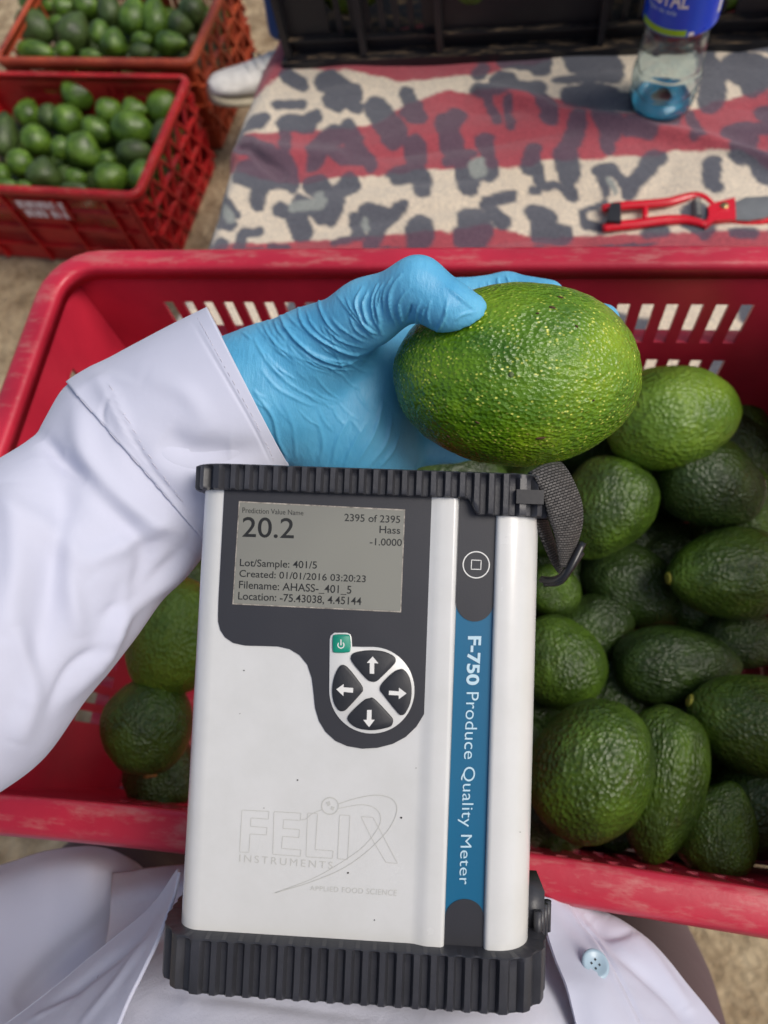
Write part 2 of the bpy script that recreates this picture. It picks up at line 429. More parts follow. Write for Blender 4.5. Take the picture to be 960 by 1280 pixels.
# two crates on the ground, upper left
BX, BY, BYAW, BZ = -.695, 1.288, -.203, .254
cb, sb = math.cos(BYAW), math.sin(BYAW)
def Bpt(u, v): return (BX + cb * u - sb * v, BY + sb * u + cb * v)
def ground_crate(u0, W, v0, Dp, z, mat, label, far=False):
    x, y = Bpt(u0 - W / 2, v0 + Dp / 2)
    r = thing('harvest_crate', label, 'crate', group='plastic harvest crates', rot=Matrix.Translation((x, y, z)) @ Matrix.Rotation(BYAW, 4, 'Z'))
    build_crate(r, mat, W - .03, Dp - .03, z - .004, rows(.0108, .0062, [(.028, .058), (.088, .120), (.152, .188)], .07, [(.14, .012), (.38, .012), (.5, .10), (.62, .012), (.86, .012)]),
                rows(.046, .040, [(.022, .075), (.082, .135), (.142, .20)], .02), rim_w=.012, lip=.016, rcorner=.018, draft=.012)
    return r
crateB = ground_crate(0, .60, 0, .40, BZ, M['bred'], 'bright red crate of avocados on the ground with a white stencil on its front')
crateO = ground_crate(0, .56, .415, .40, BZ + .012, M['orange'], 'orange rimmed crate of avocados in the top left, behind the bright red crate')
# crossed ribs on the end walls, upright ribs and stencil on the front wall
def crossed(root, W, Dp, H, mat):
    hw, hd = W / 2, Dp / 2; q = []
    n = 6
    for i in range(-2, n + 1):
        for sgn in (1, -1):
            y0 = -hd + Dp * i / n; y1 = y0 + Dp * 2 / n * 1.0
            a, b = (y0, y1) if sgn > 0 else (y1, y0)
            z0, z1 = -.02, -H + .01
            lo, hi = -hd + .01, hd - .01
            pa = np.array([hw, a, z0]); pb = np.array([hw - .011, b, z1])
            ta, tb = 0., 1.
            d = b - a
            for lim, s in ((lo, 1), (hi, -1)):
                if abs(d) > 1e-9:
                    tt = (lim - a) / d
                    if (d > 0) == (s > 0): ta = max(ta, tt)
                    else: tb = min(tb, tt)
            if tb - ta < .15: continue
            p0, p1 = pa + (pb - pa) * ta, pa + (pb - pa) * tb
            q.append(bar(p0 + (.0033, 0, 0), p1 + (.0033, 0, 0), .0055, (0, 1, 0), .008 + (.001 if sgn > 0 else 0), (1, 0, 0)))
    part('crossed_rib', *join(*q), mat, root, smooth=False)
crossed(crateB, .57, .37, BZ - .004, M['bred']); crossed(crateO, .53, .37, BZ + .008, M['orange'])
M['shade_red'] = plain('dark_red_rib', '7a1016', .5)
def front_ribs(root, W, Dp, H, mat):
    for s in (-.36, -.12, .12, .36, .455, .475):
        x = s * W
        p0 = np.array([x, -Dp / 2 - .0033, -.02]); p1 = np.array([x * .96, -Dp / 2 + .011 - .0033, -H + .01])
        part('upright_rib', *bar(p0, p1, .006, (1, 0, 0), .013, (0, -1, 0)), mat, root, smooth=False)
front_ribs(crateB, .57, .37, BZ - .004, M['bred'])

def text_mesh(body, size, align='LEFT', bold=0.0, outline=None, spacing=1.0, extrude=0.0):
    cu = bpy.data.curves.new('t', 'FONT'); cu.body = body; cu.size = size; cu.align_x = align; cu.offset = bold
    cu.space_character = spacing; cu.extrude = extrude; cu.resolution_u = 6
    if outline: cu.fill_mode = 'NONE'; cu.bevel_depth = outline; cu.bevel_resolution = 0
    ob = bpy.data.objects.new('t', cu); COL.objects.link(ob)
    me = bpy.data.meshes.new_from_object(ob.evaluated_get(bpy.context.evaluated_depsgraph_get()))
    V = np.array([v.co[:] for v in me.vertices]); F = [tuple(p.vertices) for p in me.polygons]
    bpy.data.objects.remove(ob); bpy.data.curves.remove(cu); bpy.data.meshes.remove(me)
    return V, F
# blurred white stencil on the front wall of the red crate (letters too soft to read: worn blocks)
sv = []
H_ = BZ - .004
def stencil_pt(a, h):    # a along wall from centre, h below rim
    return (a, -.185 - .0154 + .012 * h / H_, -h)
pv_ = [(x, stencil_pt(0, h)[1] + dy_, -h) for dy_ in (.0125, .0006) for h in (.025, .085) for x in (-.042, .092)]
part('stencil_plate', pv_, [(0, 1, 3, 2), (4, 6, 7, 5), (0, 4, 5, 1), (2, 3, 7, 6), (0, 2, 6, 4), (1, 5, 7, 3)], M['bred'], crateB, smooth=False)
bx0 = -.04
for row, (h0, h1) in enumerate(((.030, .052), (.058, .080))):
    a = -.035 if row == 0 else -.03
    k = 0
    while a < .085:
        wd = (.011, .006, .013, .008, .012)[(k + row * 2) % 5]
        if not (row == 1 and .02 < a < .034):
            V_ = [stencil_pt(a, h0), stencil_pt(a + wd, h0), stencil_pt(a + wd, h1), stencil_pt(a, h1)]
            sv.append((V_, [(0, 3, 2, 1)]))
            if k % 2 == 0: sv.append(([stencil_pt(a + wd, h0), stencil_pt(a + wd + .004, h0), stencil_pt(a + wd + .004, h0 + .006), stencil_pt(a + wd, h0 + .006)], [(0, 3, 2, 1)]))
        a += wd + .004; k += 1
part('stencil_mark', *join(*sv), plain('white_stencil_paint', 'eee0e4', .7, vary=.1, vscale=90), crateB, smooth=False)

# ================================================================== AVOCADOS
def avocado_mesh(name, pear=.18, lump=.02, nu=40, nv=56, seed=0, mat=None, rough=.0):
    """unit length 1 along x (stem at +x), max width given by object scale y,z"""
    V = []
    for i in range(nu + 1):
        t_ = math.pi * i / nu; x = math.cos(t_); r = math.sin(t_) ** .96 * (1 - pear * x - .06 * pear * math.cos(2 * t_))
        for j in range(nv):
            a = 2 * math.pi * j / nv; V.append((x * .5, .5 * r * math.cos(a), .5 * r * math.sin(a)))
    V = np.array(V)
    nrm = V / (np.linalg.norm(V, axis=1)[:, None] + 1e-9)
    V = V + nrm * (lump * vnoise(V, 3.1, seed) + lump * .35 * vnoise(V, 9, seed + 1) + rough * vnoise(V, 26, seed + 2))[:, None]
    V[:nv] = V[:nv].mean(0); V[-nv:] = V[-nv:].mean(0)
    F = [tuple(reversed(f)) for f in grid_faces(nu + 1, nv, False, True)]
    me = mesh_from(name, V, F); 
    return me
AV = [avocado_mesh('avocado', p, l, 40, 56, s, rough=.003) for p, l, s in ((.10, .02, 3), (.2, .025, 8), (.3, .03, 13), (.04, .02, 17))]
AVF = [avocado_mesh('avocado', p, l, 16, 20, s) for p, l, s in ((.10, .03, 3), (.2, .03, 8), (.34, .04, 13), (.04, .02, 17))]
def stem_mesh():
    V, F = lathe([(.0001, -.003), (.0034, -.003), (.0040, 0), (.0036, .0010), (.0024, .0016), (.0016, .0012), (.0001, .0010)], 10)
    return V, F
stemV, stemF = stem_mesh()
stem_me = {k: mesh_from('stem', stemV, stemF) for k in ('stem', 'stem2')}
for k in stem_me: stem_me[k].materials.append(M[k])
_var = {}
def avocado(center, L, Wd, ang, tilt, mat, shape=0, label=None, group=None, stem=None, far=False, flip=False, thick=None, roll=0.):
    me0 = (AVF if far else AV)[shape]
    key = (far, shape, mat)
    if key not in _var:
        m = me0.copy(); m.name = 'avocado_skin'; m.materials.append(M[mat]); _var[key] = m
    a = math.radians(ang)
    dx = math.cos(a) * CR - math.sin(a) * CD; dx = math.cos(tilt) * dx - math.sin(tilt) * CF     # stem end direction
    if flip: dx = -dx
    dz = -CF - np.dot(-CF, dx) * dx; dz /= np.linalg.norm(dz); dy = np.cross(dz, dx)
    Rm = Matrix([[dx[i], dy[i], dz[i]] for i in range(3)]).to_4x4() @ Matrix.Rotation(roll, 4, 'X')
    mw = Matrix.Translation(Vector(center)) @ Rm
    if stem:
        root = thing('avocado', label, 'avocado', group=group, rot=mw)
        b = link('skin', _var[key], root); b.scale = (L, Wd, thick or Wd)
        st_ = link('stem', stem_me[stem], root); st_.matrix_basis = Matrix.Translation((L * .5 - .0005, 0, 0)) @ Matrix.Rotation(math.pi / 2, 4, 'Y') @ Matrix.Scale(1.2, 4)
        return root
    o = link('avocado', _var[key]); o.matrix_world = mw @ Matrix.Diagonal((L, Wd, thick or Wd, 1))
    tag(o, label or 'green avocado', 'avocado', group)
    return o
GA = 'avocados in the foreground crate'
bpy.context.view_layer.update(); Mw_ = crateA.matrix_world.copy(); Mi_ = Mw_.inverted(); TOP = []
def avA(px, py, lpx, wpx, ang, z, mat, shape, label, stem=None, tilt=0.1, flip=False, thick=None):
    c = PZ(px, py, CAM_Z - z); lc_ = Mi_ @ Vector(c); lc_.x = min(lc_.x, .236); lc_.y = max(-.150, min(.150, lc_.y)); c = np.array(Mw_ @ lc_); TOP.append(c); d = (c - CAM_O) @ CF; k = d / FPX
    return avocado(c, lpx * k, wpx * k, ang, tilt, mat, shape, label, GA, stem, flip=flip, roll=px * .37, thick=thick)
avA(838, 522, 164, 128, 8, .495, 'avo_bright', 0, 'light green avocado lying on top of the pile, right of the held avocado')
avA(886, 604, 140, 112, -25, .535, 'avo_dark', 0, 'dark green avocado with a pale stem on its lower right, under the light green one', 'stem2', tilt=-.1)
avA(757, 636, 138, 108, 60, .525, 'avo_mid', 1, 'green avocado beside the black wrist strap, below the held avocado', flip=True)
avA(910, 717, 156, 112, 4, .545, 'avo_mid', 1, 'green avocado at the right edge with a small yellow stem on its left', 'stem', flip=True, tilt=-.1)
avA(794, 734, 138, 98, -32, .596, 'avo_dark', 0, 'dull dark avocado deep between the strap buckle and its right neighbours')
avA(690, 738, 66, 70, 80, .57, 'avo_mid', 3, 'avocado half hidden behind the device just under the strap buckle')
avA(700, 826, 118, 106, -60, .565, 'avo_mid', 0, 'shiny green avocado at the right side of the device, halfway down', flip=True)
avA(845, 832, 156, 96, 4, .575, 'avo_dark', 1, 'dark avocado with one whitish spot on its lower side')
avA(940, 905, 160, 122, -20, .55, 'avo_mid', 1, 'large green avocado at the right edge with a bright yellow stem end', 'stem', flip=True)
avA(738, 962, 182, 146, 62, .515, 'avo_mid', 3, 'biggest knobbly avocado at the lower left of the pile, against the device')
avA(826, 978, 196, 104, 78, .545, 'avo_mid', 1, 'long avocado leaning behind the biggest knobbly one, stem at the bottom', 'stem2', flip=True, tilt=-.15)
avA(898, 1036, 124, 92, 76, .555, 'avo_mid', 2, 'pear shaped avocado with pale knobs near the rim at the lower right')
avA(944, 522, 130, 84, -35, .575, 'avo_dark', 3, 'dark avocado in the far right corner behind the light green one')
avA(958, 802, 110, 70, 0, .585, 'avo_dark', 0, 'dark avocado at the right edge between two bigger green ones')
avA(560, 608, 150, 100, 5, .54, 'avo_dark', 0, 'avocado glimpsed between glove, held avocado and meter')
avA(600, 690, 140, 100, 50, .56, 'avo_mid', 0, 'avocado hidden behind the meter body')
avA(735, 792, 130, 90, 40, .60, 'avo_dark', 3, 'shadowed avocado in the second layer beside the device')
avA(800, 462, 110, 60, -20, .56, 'avo_mid', 1, 'avocado peeping out between the held avocado and the light green one')
avA(218, 796, 150, 118, 78, .50, 'avo_bright', 3, 'green avocado under the sleeve at the left side of the device')
avA(185, 908, 118, 112, -80, .515, 'avo_mid', 3, 'dull round avocado low on the left with its brown stem end facing up', 'stem2', tilt=.35)
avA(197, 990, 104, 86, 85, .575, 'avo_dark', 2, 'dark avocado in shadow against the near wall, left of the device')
avA(235, 735, 100, 80, 20, .58, 'avo_dark', 0, 'very dark avocado between the sleeve and the device')
avA(1020, 555, 140, 100, 80, .585, 'avo_mid', 0, 'avocado mostly outside the picture beyond the far right corner fruit')
avA(1000, 1010, 140, 110, 50, .575, 'avo_dark', 0, 'avocado just outside the right edge, near the rim')
avA(1010, 655, 140, 104, 80, .585, 'avo_mid', 0, 'avocado cut by the right edge of the picture')
avA(700, 1010, 120, 100, 10, .585, 'avo_dark', 0, 'shadowed avocado under the biggest knobbly one')
# lower layers filling the crate
rr = random.Random(5)
Mw = crateA.matrix_world
for zz in (-.170, -.188, -.215):
    for q_ in range(260):
        u, v = rr.uniform(-.262, .262), rr.uniform(-.165, .165)
        if u < .0 and not (u > -.2 and zz < -.2 and v < .1 and u > -.03): continue
        if abs(u) > .25 - .02 * (zz < -.2) or abs(v) > .155 - .01 * (zz < -.2): continue
        p = np.array(Mw @ Vector((u, v, zz)))
        if min(np.linalg.norm((p - c_) * (1, 1, .8)) for c_ in TOP) < (.060 if zz > -.2 else .040): continue
        TOP.append(p)
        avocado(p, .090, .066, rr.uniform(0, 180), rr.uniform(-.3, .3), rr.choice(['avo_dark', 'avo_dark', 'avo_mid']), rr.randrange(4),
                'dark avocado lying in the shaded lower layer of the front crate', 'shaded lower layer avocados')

# background crates: positions read off the photograph
GR, GO = 'avocados in the bright red crate', 'avocados in the orange rimmed crate'
redl = [(375,430,80,62,10),(130,520,50,62,90),(225,535,42,50,80),(315,555,62,62,60),(505,510,55,48,10),(625,510,55,45,0),(755,490,75,60,30),(20,620,50,95,90),(165,645,60,65,100),(450,605,65,52,-20),
        (610,595,82,68,-5),(750,620,45,65,80),(290,685,45,45,0),(395,705,80,66,-35),(620,700,70,46,5),(500,740,34,34,0),(95,755,55,55,-40),(205,800,65,70,90),(350,820,45,35,0),(515,825,74,62,20),
        (660,815,58,70,80),(10,800,30,40,90),(340,872,60,30,0),(35,860,44,30,0),(112,865,34,28,0)]
orl = [(165,130,82,64,-30),(165,240,75,42,-8),(200,20,100,44,-10),(345,145,64,84,70),(275,110,44,32,-20),(300,235,35,35,0),(420,258,46,26,0),(400,30,54,50,0),(505,50,48,64,100),(460,150,42,50,90),
       (525,195,50,60,80),(615,75,54,78,80),(715,80,56,92,95),(655,185,45,30,0),(655,240,46,32,0),(790,200,66,44,-3),(890,45,52,60,60),(835,120,50,50,0),(300,35,50,40,0)]
places = ['far row', 'middle row', 'near row']
def side(x): return ['leftmost part', 'left part', 'left of centre', 'centre', 'right of centre', 'right part', 'rightmost part'][min(6, int(x / 130))]
for lst, zc, grp, nm in ((redl, BZ - .045, GR, 'bright red'), (orl, BZ - .03, GO, 'orange rimmed')):
    for n_, (x, y, rx, ry, an) in enumerate(lst):
        px, py = x / 3.69, y / 3.69
        ref = PZ(px, py, zc - rr.uniform(0, .02)); k = ((ref - CAM_O) @ CF) / FPX / 3.69 * 2
        L_, W_ = max(rx, ry) * k * 1.14, min(rx, ry) * k * 1.14
        if an in (60, 70, 80, 90, 95, 100): pass
        row = 0 if y < (560 if nm[0] == 'b' else 90) else (1 if y < (730 if nm[0] == 'b' else 180) else 2)
        shade = rr.choice(['avo_far', 'avo_far', 'avo_far2'])
        size = 'big' if max(rx, ry) > 70 else ('small' if max(rx, ry) < 50 else 'medium')
        tone = 'olive green' if shade == 'avo_far2' else 'bright green'
        o = avocado(ref, L_, W_, an, rr.uniform(-.2, .2), shade, rr.randrange(4), '%s %s %s avocado in the %s crate, %s, %s' % (size, 'round' if min(rx, ry) > .84 * max(rx, ry) else 'oval', tone, nm, places[row], side(x)), grp, far=True, roll=rr.uniform(0, 6))
for root, grp, zz in ((crateB, 'deep', -.12), (crateO, 'deep', -.12)):
    mw = root.matrix_world
    for i in range(7):
        for j in range(4):
            p = np.array(mw @ Vector((-.215 + .072 * i + rr.uniform(-.01, .01), -.125 + .083 * j + rr.uniform(-.01, .01), zz + rr.uniform(-.015, .012))))
            if p[0] < -1.35: continue
            avocado(p, .095, .074, rr.uniform(0, 180), rr.uniform(-.4, .4), rr.choice(['avo_far2', 'avo_mid']), rr.randrange(4),
                    'avocado in the shaded lower layer of %s crate' % ('the bright red' if root is crateB else 'the orange rimmed'), 'lower layer of ' + ('the bright red crate' if root is crateB else 'the orange rimmed crate'), far=True)

# ================================================================== TABLE, BLANKET
TZ = AZ - CH - .012
def table_board():
    c = [(-.285, .02), (1.35, .02), (1.35, 1.45), (-.125, 1.45), (-.285, .64)]; V = [(x, y, z) for z in (TZ - .035, TZ - .004) for x, y in c]
    return V, [tuple(range(5))[::-1], tuple(range(5, 10))] + [(i, (i + 1) % 5, 5 + (i + 1) % 5, 5 + i) for i in range(5)]
tbl = thing('table', 'low table under the spotted blanket, carrying the red crate', 'table', loc=(.5, .6, 0))
tt = part('tabletop', *table_board(), plain('raw_plywood', 'a58a60', .7, .3, 120), tbl); tt.data.polygons.foreach_set('use_smooth', [False] * 7); keep(tt, tbl)
for x in (-.10, 1.28):
    for y in (.07, 1.38):
        l_ = part('leg', *box(x, x + .05, y, y + .05, 0, TZ - .036), plain('raw_timber', '94764e', .7, .3, 120), tbl, smooth=False); keep(l_, tbl)

def z4(x, y): return (240 + x * .375, 130 + y * .375)
def z5(x, y): return (600 + x * .375, 60 + y * .375)
def z2(x, y): return (340 + x * .646, y * .646)
CLZ = TZ + .002
caps = []   # (p, q, r) in pixels, dark blobs
for f, lst in ((z4, [((460,-5),(490,10),22),((530,0),(550,20),20),((290,12),(360,12),14),((240,60),(235,70),20),((190,95),(215,92),9),
                     ((320,75),(390,80),24),((390,80),(415,50),16),((620,20),(660,90),34),((665,90),(670,120),32),((740,20),(745,60),26),((720,40),(760,70),20),
                     ((190,140),(250,180),28),((315,110),(312,190),14),((420,170),(470,120),34),((520,95),(560,170),26),((500,190),(570,190),26),((420,190),(410,200),22),((590,190),(600,220),18),
                     ((190,240),(320,250),36),((240,270),(215,340),18),((300,220),(330,265),30),
                     ((850,90),(870,150),34),((870,90),(880,60),26),((860,210),(930,180),16),((740,160),(745,210),30),((690,250),(740,240),26),((770,270),(775,300),26),
                     ((90,290),(100,380),24),((120,330),(140,370),16),((100,400),(120,410),18),
                     ((290,355),(350,380),18),((350,390),(368,430),30),((410,270),(440,310),26),((480,320),(530,280),28),((460,380),(490,350),24),((360,330),(440,380),22),
                     ((160,490),(175,440),18),((180,435),(230,428),13),((90,485),(95,478),20),((270,490),(310,488),16),
                     ((545,400),(555,450),16),((590,390),(640,400),28),((620,430),(600,480),24),((650,400),(700,355),18),((480,470),(560,455),10),
                     ((760,430),(765,470),34),((905,220),(920,300),22),((920,290),(950,260),16),((930,420),(950,450),40),((890,470),(930,480),24),((660,245),(700,255),10)]),
               (z5, [((90,40),(200,50),32),((70,120),(100,130),28),((40,150),(200,165),24),((0,150),(30,160),20),((200,200),(225,260),24),((10,70),(0,95),16),
                     ((260,125),(330,125),17),((310,60),(430,50),26),((350,100),(440,90),34),((430,60),(450,80),28),
                     ((300,190),(480,195),27),((360,170),(440,175),24),((490,205),(560,215),15),
                     ((320,270),(300,330),27),((280,370),(300,440),30),((295,460),(300,500),16),((180,370),(160,410),20),((180,380),(200,460),17),((200,480),(250,470),11),((250,470),(290,500),11),((170,490),(190,492),12),
                     ((90,210),(100,280),14),((30,180),(50,260),14),((410,250),(440,290),30),((420,290),(425,345),22),((500,280),(560,290),22),
                     ((690,230),(720,300),12),((600,260),(640,250),24),((700,330),(730,320),10),
                     ((740,30),(760,40),22),((780,90),(760,190),34),((760,75),(800,95),26),((860,70),(930,100),44),((900,120),(910,140),30),((880,0),(960,20),14),
                     ((820,310),(880,300),24),((880,330),(850,390),30),((900,300),(960,290),18),((900,400),(940,450),26),((940,240),(965,260),24),((950,390),(960,420),12),
                     ((400,430),(430,430),22),((410,450),(408,500),12),((450,440),(490,500),14),((500,490),(570,390),28),((580,370),(595,380),22),
                     ((760,420),(765,480),25),((770,490),(780,500),18),((345,560),(350,600),12),((350,550),(410,530),10),((360,605),(440,615),15),
                     ((700,590),(740,610),34),((730,620),(735,640),20),((780,590),(850,590),18),((560,640),(610,635),18),((840,640),(900,638),12),((940,580),(960,570),18),
                     ((30,530),(110,510),16),((25,540),(60,590),24),((40,560),(70,600),20),((180,570),(220,590),24),((200,620),(280,640),28),((180,640),(260,650),18),
                     ((20,330),(40,420),22),((0,410),(30,440),16),((150,30),(200,80),26)]),
               (z2, [((30,150),(60,165),16),((110,165),(150,190),30),((150,190),(160,215),14),((10,205),(50,205),10),((30,245),(80,235),14),((205,205),(240,270),24),((260,180),(270,220),16)])):
    for (a, b, r) in lst:
        pa, pb = f(*a), f(*b); sc = .375 if f is not z2 else .646
        caps.append((pa, pb, r * sc * (1.32 if f is not z2 else .9)))
light_caps = [(z4(345, 352), z4(445, 345), 8), (z4(425, 310), z4(440, 350), 6), (z4(110, 340), z4(125, 390), 6), (z4(575, 400), z4(578, 430), 4), (z5(430, 470), z5(440, 500), 4), (z5(0, 400), z5(10, 420), 8), (z4(945, 220), z4(950, 240), 6)]
bandA_up = [(250,172),(296,171),(390,167),(440,162),(472,156),(510,132),(560,112),(600,120),(650,127),(724,140),(780,148),(810,146),(855,140),(960,116),(1100,90)]
bandA_lo = [(250,206),(278,212),(330,226),(371,231),(480,224),(560,220),(622,215),(675,213),(750,204),(830,198),(877,197),(918,208),(960,224),(1100,240)]
bandB_lo = [(300,120),(330,118),(352,100),(362,88),(430,92),(495,101),(560,99),(598,97),(650,86),(702,77),(792,65),(880,64),(960,62),(1100,60)]
bandC_up = [(240,312),(262,310),(371,302),(440,300),(502,299),(560,300),(600,288),(660,300),(724,301),(820,300),(960,294),(1100,290)]
def curve_y(line, x):
    l = np.array(line); return np.interp(x, l[:, 0], l[:, 1])
nx_, ny_ = 560, 350
gx = np.concatenate([np.linspace(-1.03, -.325, 90), np.linspace(-.322, 1.30, nx_)]); gy = np.linspace(.03, 1.42, ny_ + 110)
GX, GY = np.meshgrid(gx, gy, indexing='ij')
flat_ = np.stack([GX.ravel(), GY.ravel(), np.full(GX.size, CLZ)], 1)
edge = -.296 + np.clip(flat_[:, 1] - .64, -.1, 1) * .20
over = np.clip(edge - flat_[:, 0], 0, 1)
V = flat_.copy()
V[:, 0] = np.where(over > 0, edge - .05 * (1 - np.exp(-over / .05)), flat_[:, 0]); V[:, 2] -= np.where(over > 0, over * .95 - .03 * (1 - np.exp(-over / .03)) * .6, 0)
px_, dep_ = proj(flat_)
behind = np.clip((flat_[:, 1] - .47) / .06, 0, 1)        # the part under the crate lies flat
fold = .008 * vnoise(flat_, 6, 1) + .0035 * vnoise(flat_, 17, 2) + .006 * np.abs(vnoise(flat_ * (1, 2.2, 1), 9, 5))
def ridge(line, wd, h):
    best = np.full(len(flat_), 1e9)
    for i in range(len(line) - 1):
        d, _ = seg_dist(px_, line[i], line[i + 1]); best = np.minimum(best, d)
    return h * np.exp(-(best / wd) ** 2)
fold = fold + ridge([(600, 118), (700, 150), (800, 162), (880, 185), (960, 215)], 9, .010) + ridge([(310, 188), (330, 205), (350, 218)], 6, -.010) + ridge([(250, 180), (300, 190), (420, 200)], 12, .008)
V[:, 2] += np.clip(fold + .003, 0, 1) * behind
V[:, 0] += np.where(over > 0, .012 * vnoise(flat_ * (1, 1, 0), 9, 3), 0)
wx = px_[:, 0] + 4.2 * vnoise(flat_, 34, 6) + 2.0 * vnoise(flat_, 110, 7); wy = px_[:, 1] + 3.4 * vnoise(flat_, 34, 8) + 1.8 * vnoise(flat_, 110, 9)
W2 = np.stack([wx, wy], 1)
sd = np.full(len(flat_), 1e9)
for a, b, r in caps:
    m = np.where((wx > min(a[0], b[0]) - r - 8) & (wx < max(a[0], b[0]) + r + 8) & (wy > min(a[1], b[1]) - r - 8) & (wy < max(a[1], b[1]) + r + 8))[0]
    if len(m): d, _ = seg_dist(W2[m], a, b); sd[m] = np.minimum(sd[m], d - r)
inside_view = (px_[:, 0] > 262) & (px_[:, 0] < 958) & (px_[:, 1] > 40) & (px_[:, 1] < 312)
nz = (.36 - (vnoise(flat_, 14, 11) + .5 * vnoise(flat_, 30, 12))) * 22
sd = np.where(inside_view, sd, np.minimum(np.where(px_[:, 1] > 330, 1e9, sd), nz))
blob = np.clip(.5 - sd / 1.6, 0, 1)
lt = np.full(len(flat_), 1e9)
for a, b, r in light_caps:
    d, _ = seg_dist(W2, a, b); lt = np.minimum(lt, d - r)
lightb = np.clip(.5 - lt / 2, 0, 1)
red = np.zeros(len(flat_))
s_up, s_lo, s_b, s_c = (curve_y(l, wx) for l in (bandA_up, bandA_lo, bandB_lo, bandC_up))
def band(y, a, b): return np.clip((y - a) / 1.6, 0, 1) * np.clip((b - y) / 1.6, 0, 1)
red = np.maximum(band(wy, s_up, s_lo), np.maximum(np.clip((s_b - wy) / 1.6, 0, 1) * (wy > -40), band(wy, s_c, s_c + 60)))
red = np.maximum(red, band(wy, s_c + 175, s_c + 270))
red[wx < 262] = np.maximum(red[wx < 262] , 0)
cream = np.array(srgb('e8dcc6')[:3]); redc = np.array(srgb('b4535c')[:3]); grey = np.array(srgb('4c5362')[:3]); lgrey = np.array(srgb('9aa09a')[:3])
dirt = (.5 + .5 * vnoise(flat_, 8, 14)) * .25
C = cream * (1 - dirt[:, None] * np.array([.2, .28, .4])) 
C = C * (1 - red[:, None]) + redc * red[:, None]
gcol = grey * (1 - red[:, None] * .12) + redc * red[:, None] * .12
C = C * (1 - .93 * blob[:, None]) + gcol * .93 * blob[:, None]
C = C * (1 - lightb[:, None]) + lgrey * lightb[:, None]
bl_me = mesh_from('blanket', V, [tuple(reversed(f)) for f in grid_faces(len(gx), len(gy))])
ca = bl_me.color_attributes.new('dye', 'FLOAT_COLOR', 'POINT')
ca.data.foreach_set('color', np.concatenate([C, np.ones((len(C), 1))], 1).astype(np.float32).ravel())
t = NT('fleece_blanket'); at = t.n('Attribute', _attribute_name='dye'); co = t.coord()
sp = t.ramp(t.noise(co, 420, 4, .8), [(.35, (.6, .6, .63, 1)), (.65, (1.15, 1.12, 1.08, 1))])
col = t.mix(1.0, at.outputs['Color'], sp, 'MULTIPLY')
nb = t.bump(t.noise(co, 500, 4, .7), .7, .0015); nb = t.bump(t.noise(co, 40, 4), .4, .006, nb)
mb = t.out(col, 1.0, nb, Specular__IOR__Level=.1); t.b.inputs['Sheen Weight'].default_value = .3
o = link('blanket', bl_me, None, mb); tag(o, 'spotted fleece blanket in cream and red with dark grey blotches, spread behind the front crate', 'blanket')

# ================================================================== HANDHELD METER
DO = np.array([-.00487381, -.00698831, .25731178])
DR = np.array([[0.9983331, -0.03929614, 0.04227105], [0.03635845, 0.99701218, 0.0681526], [-0.04482288, -0.06650209, 0.996779]])
BH = .1529
ax = [RC.T @ DR[:, 0], RC.T @ -DR[:, 1], RC.T @ -DR[:, 2]]          # device x right, y up, z out of its face
dpos = CAM_O + RC.T @ DO
DM = Matrix([[ax[0][i], ax[1][i], ax[2][i], dpos[i]] for i in range(3)] + [[0, 0, 0, 1]])
def dl(px, py, h=0.0):                       # photo pixel -> device face coordinates at height h
    n = DR[:, 2]; r = ray(px, py); o = DO - n * h
    q = r * (n @ o) / (n @ r) - o
    return np.array([q @ DR[:, 0], -(q @ DR[:, 1])])
meter = thing('handheld_meter', 'white handheld produce meter with grey screen, arrow keys and ribbed black bumpers', 'meter', rot=DM)
xs0 = np.mean([dl(575, 660)[0], dl(556, 1100)[0]]); xs1 = np.mean([dl(620, 660)[0], dl(605, 1100)[0]])
xr0 = np.mean([dl(548, 660)[0], dl(531, 1100)[0]])
TD = .045
def arc(cx, cz, r, a0, a1, n):
    return [(cx + r * math.cos(math.radians(a0 + (a1 - a0) * i / n)), cz + r * math.sin(math.radians(a0 + (a1 - a0) * i / n))) for i in range(n + 1)]
def sstep(x0, z0, x1, z1, n=5):
    return [(x0 + (x1 - x0) * i / n, z0 + (z1 - z0) * (3 * (i / n) ** 2 - 2 * (i / n) ** 3)) for i in range(n + 1)]
sec = arc(-.052, -TD + .008, .008, 270, 180, 8) + arc(-.052, -.008, .008, 180, 90, 12)
sec += sstep(xr0 - .0045, 0, xr0 + .0015, .0014) + arc(xs0 - .0018, -.0002, .0016, 90, 0, 6) + [(xs0 - .0002, -.0012), (xs1 + .0002, -.0012)]
sec += arc(xs1 + .0018, -.0002, .0016, 180, 90, 6) + arc(.060 - .0125, .0014 - .0125, .0125, 90, 0, 14) + arc(.052, -TD + .008, .008, 0, -90, 8)
ys = [.001, -.02, -.05, -.08, -.11, -.14, -BH - .003]
V = [(x, y, z) for y in ys for x, z in sec]
F = [tuple(reversed(f)) for f in grid_faces(len(ys), len(sec), False, True)]
F.append(tuple(range(len(sec)))); F.append(tuple((len(ys) - 1) * len(sec) + k for k in range(len(sec)))[::-1])
body = part('casing', V, F, M['casing'], meter)
def autosmooth(o, ang=35):
    me = o.data
    try: me.set_sharp_from_angle(angle=math.radians(ang))
    except Exception: pass
autosmooth(body, 40)
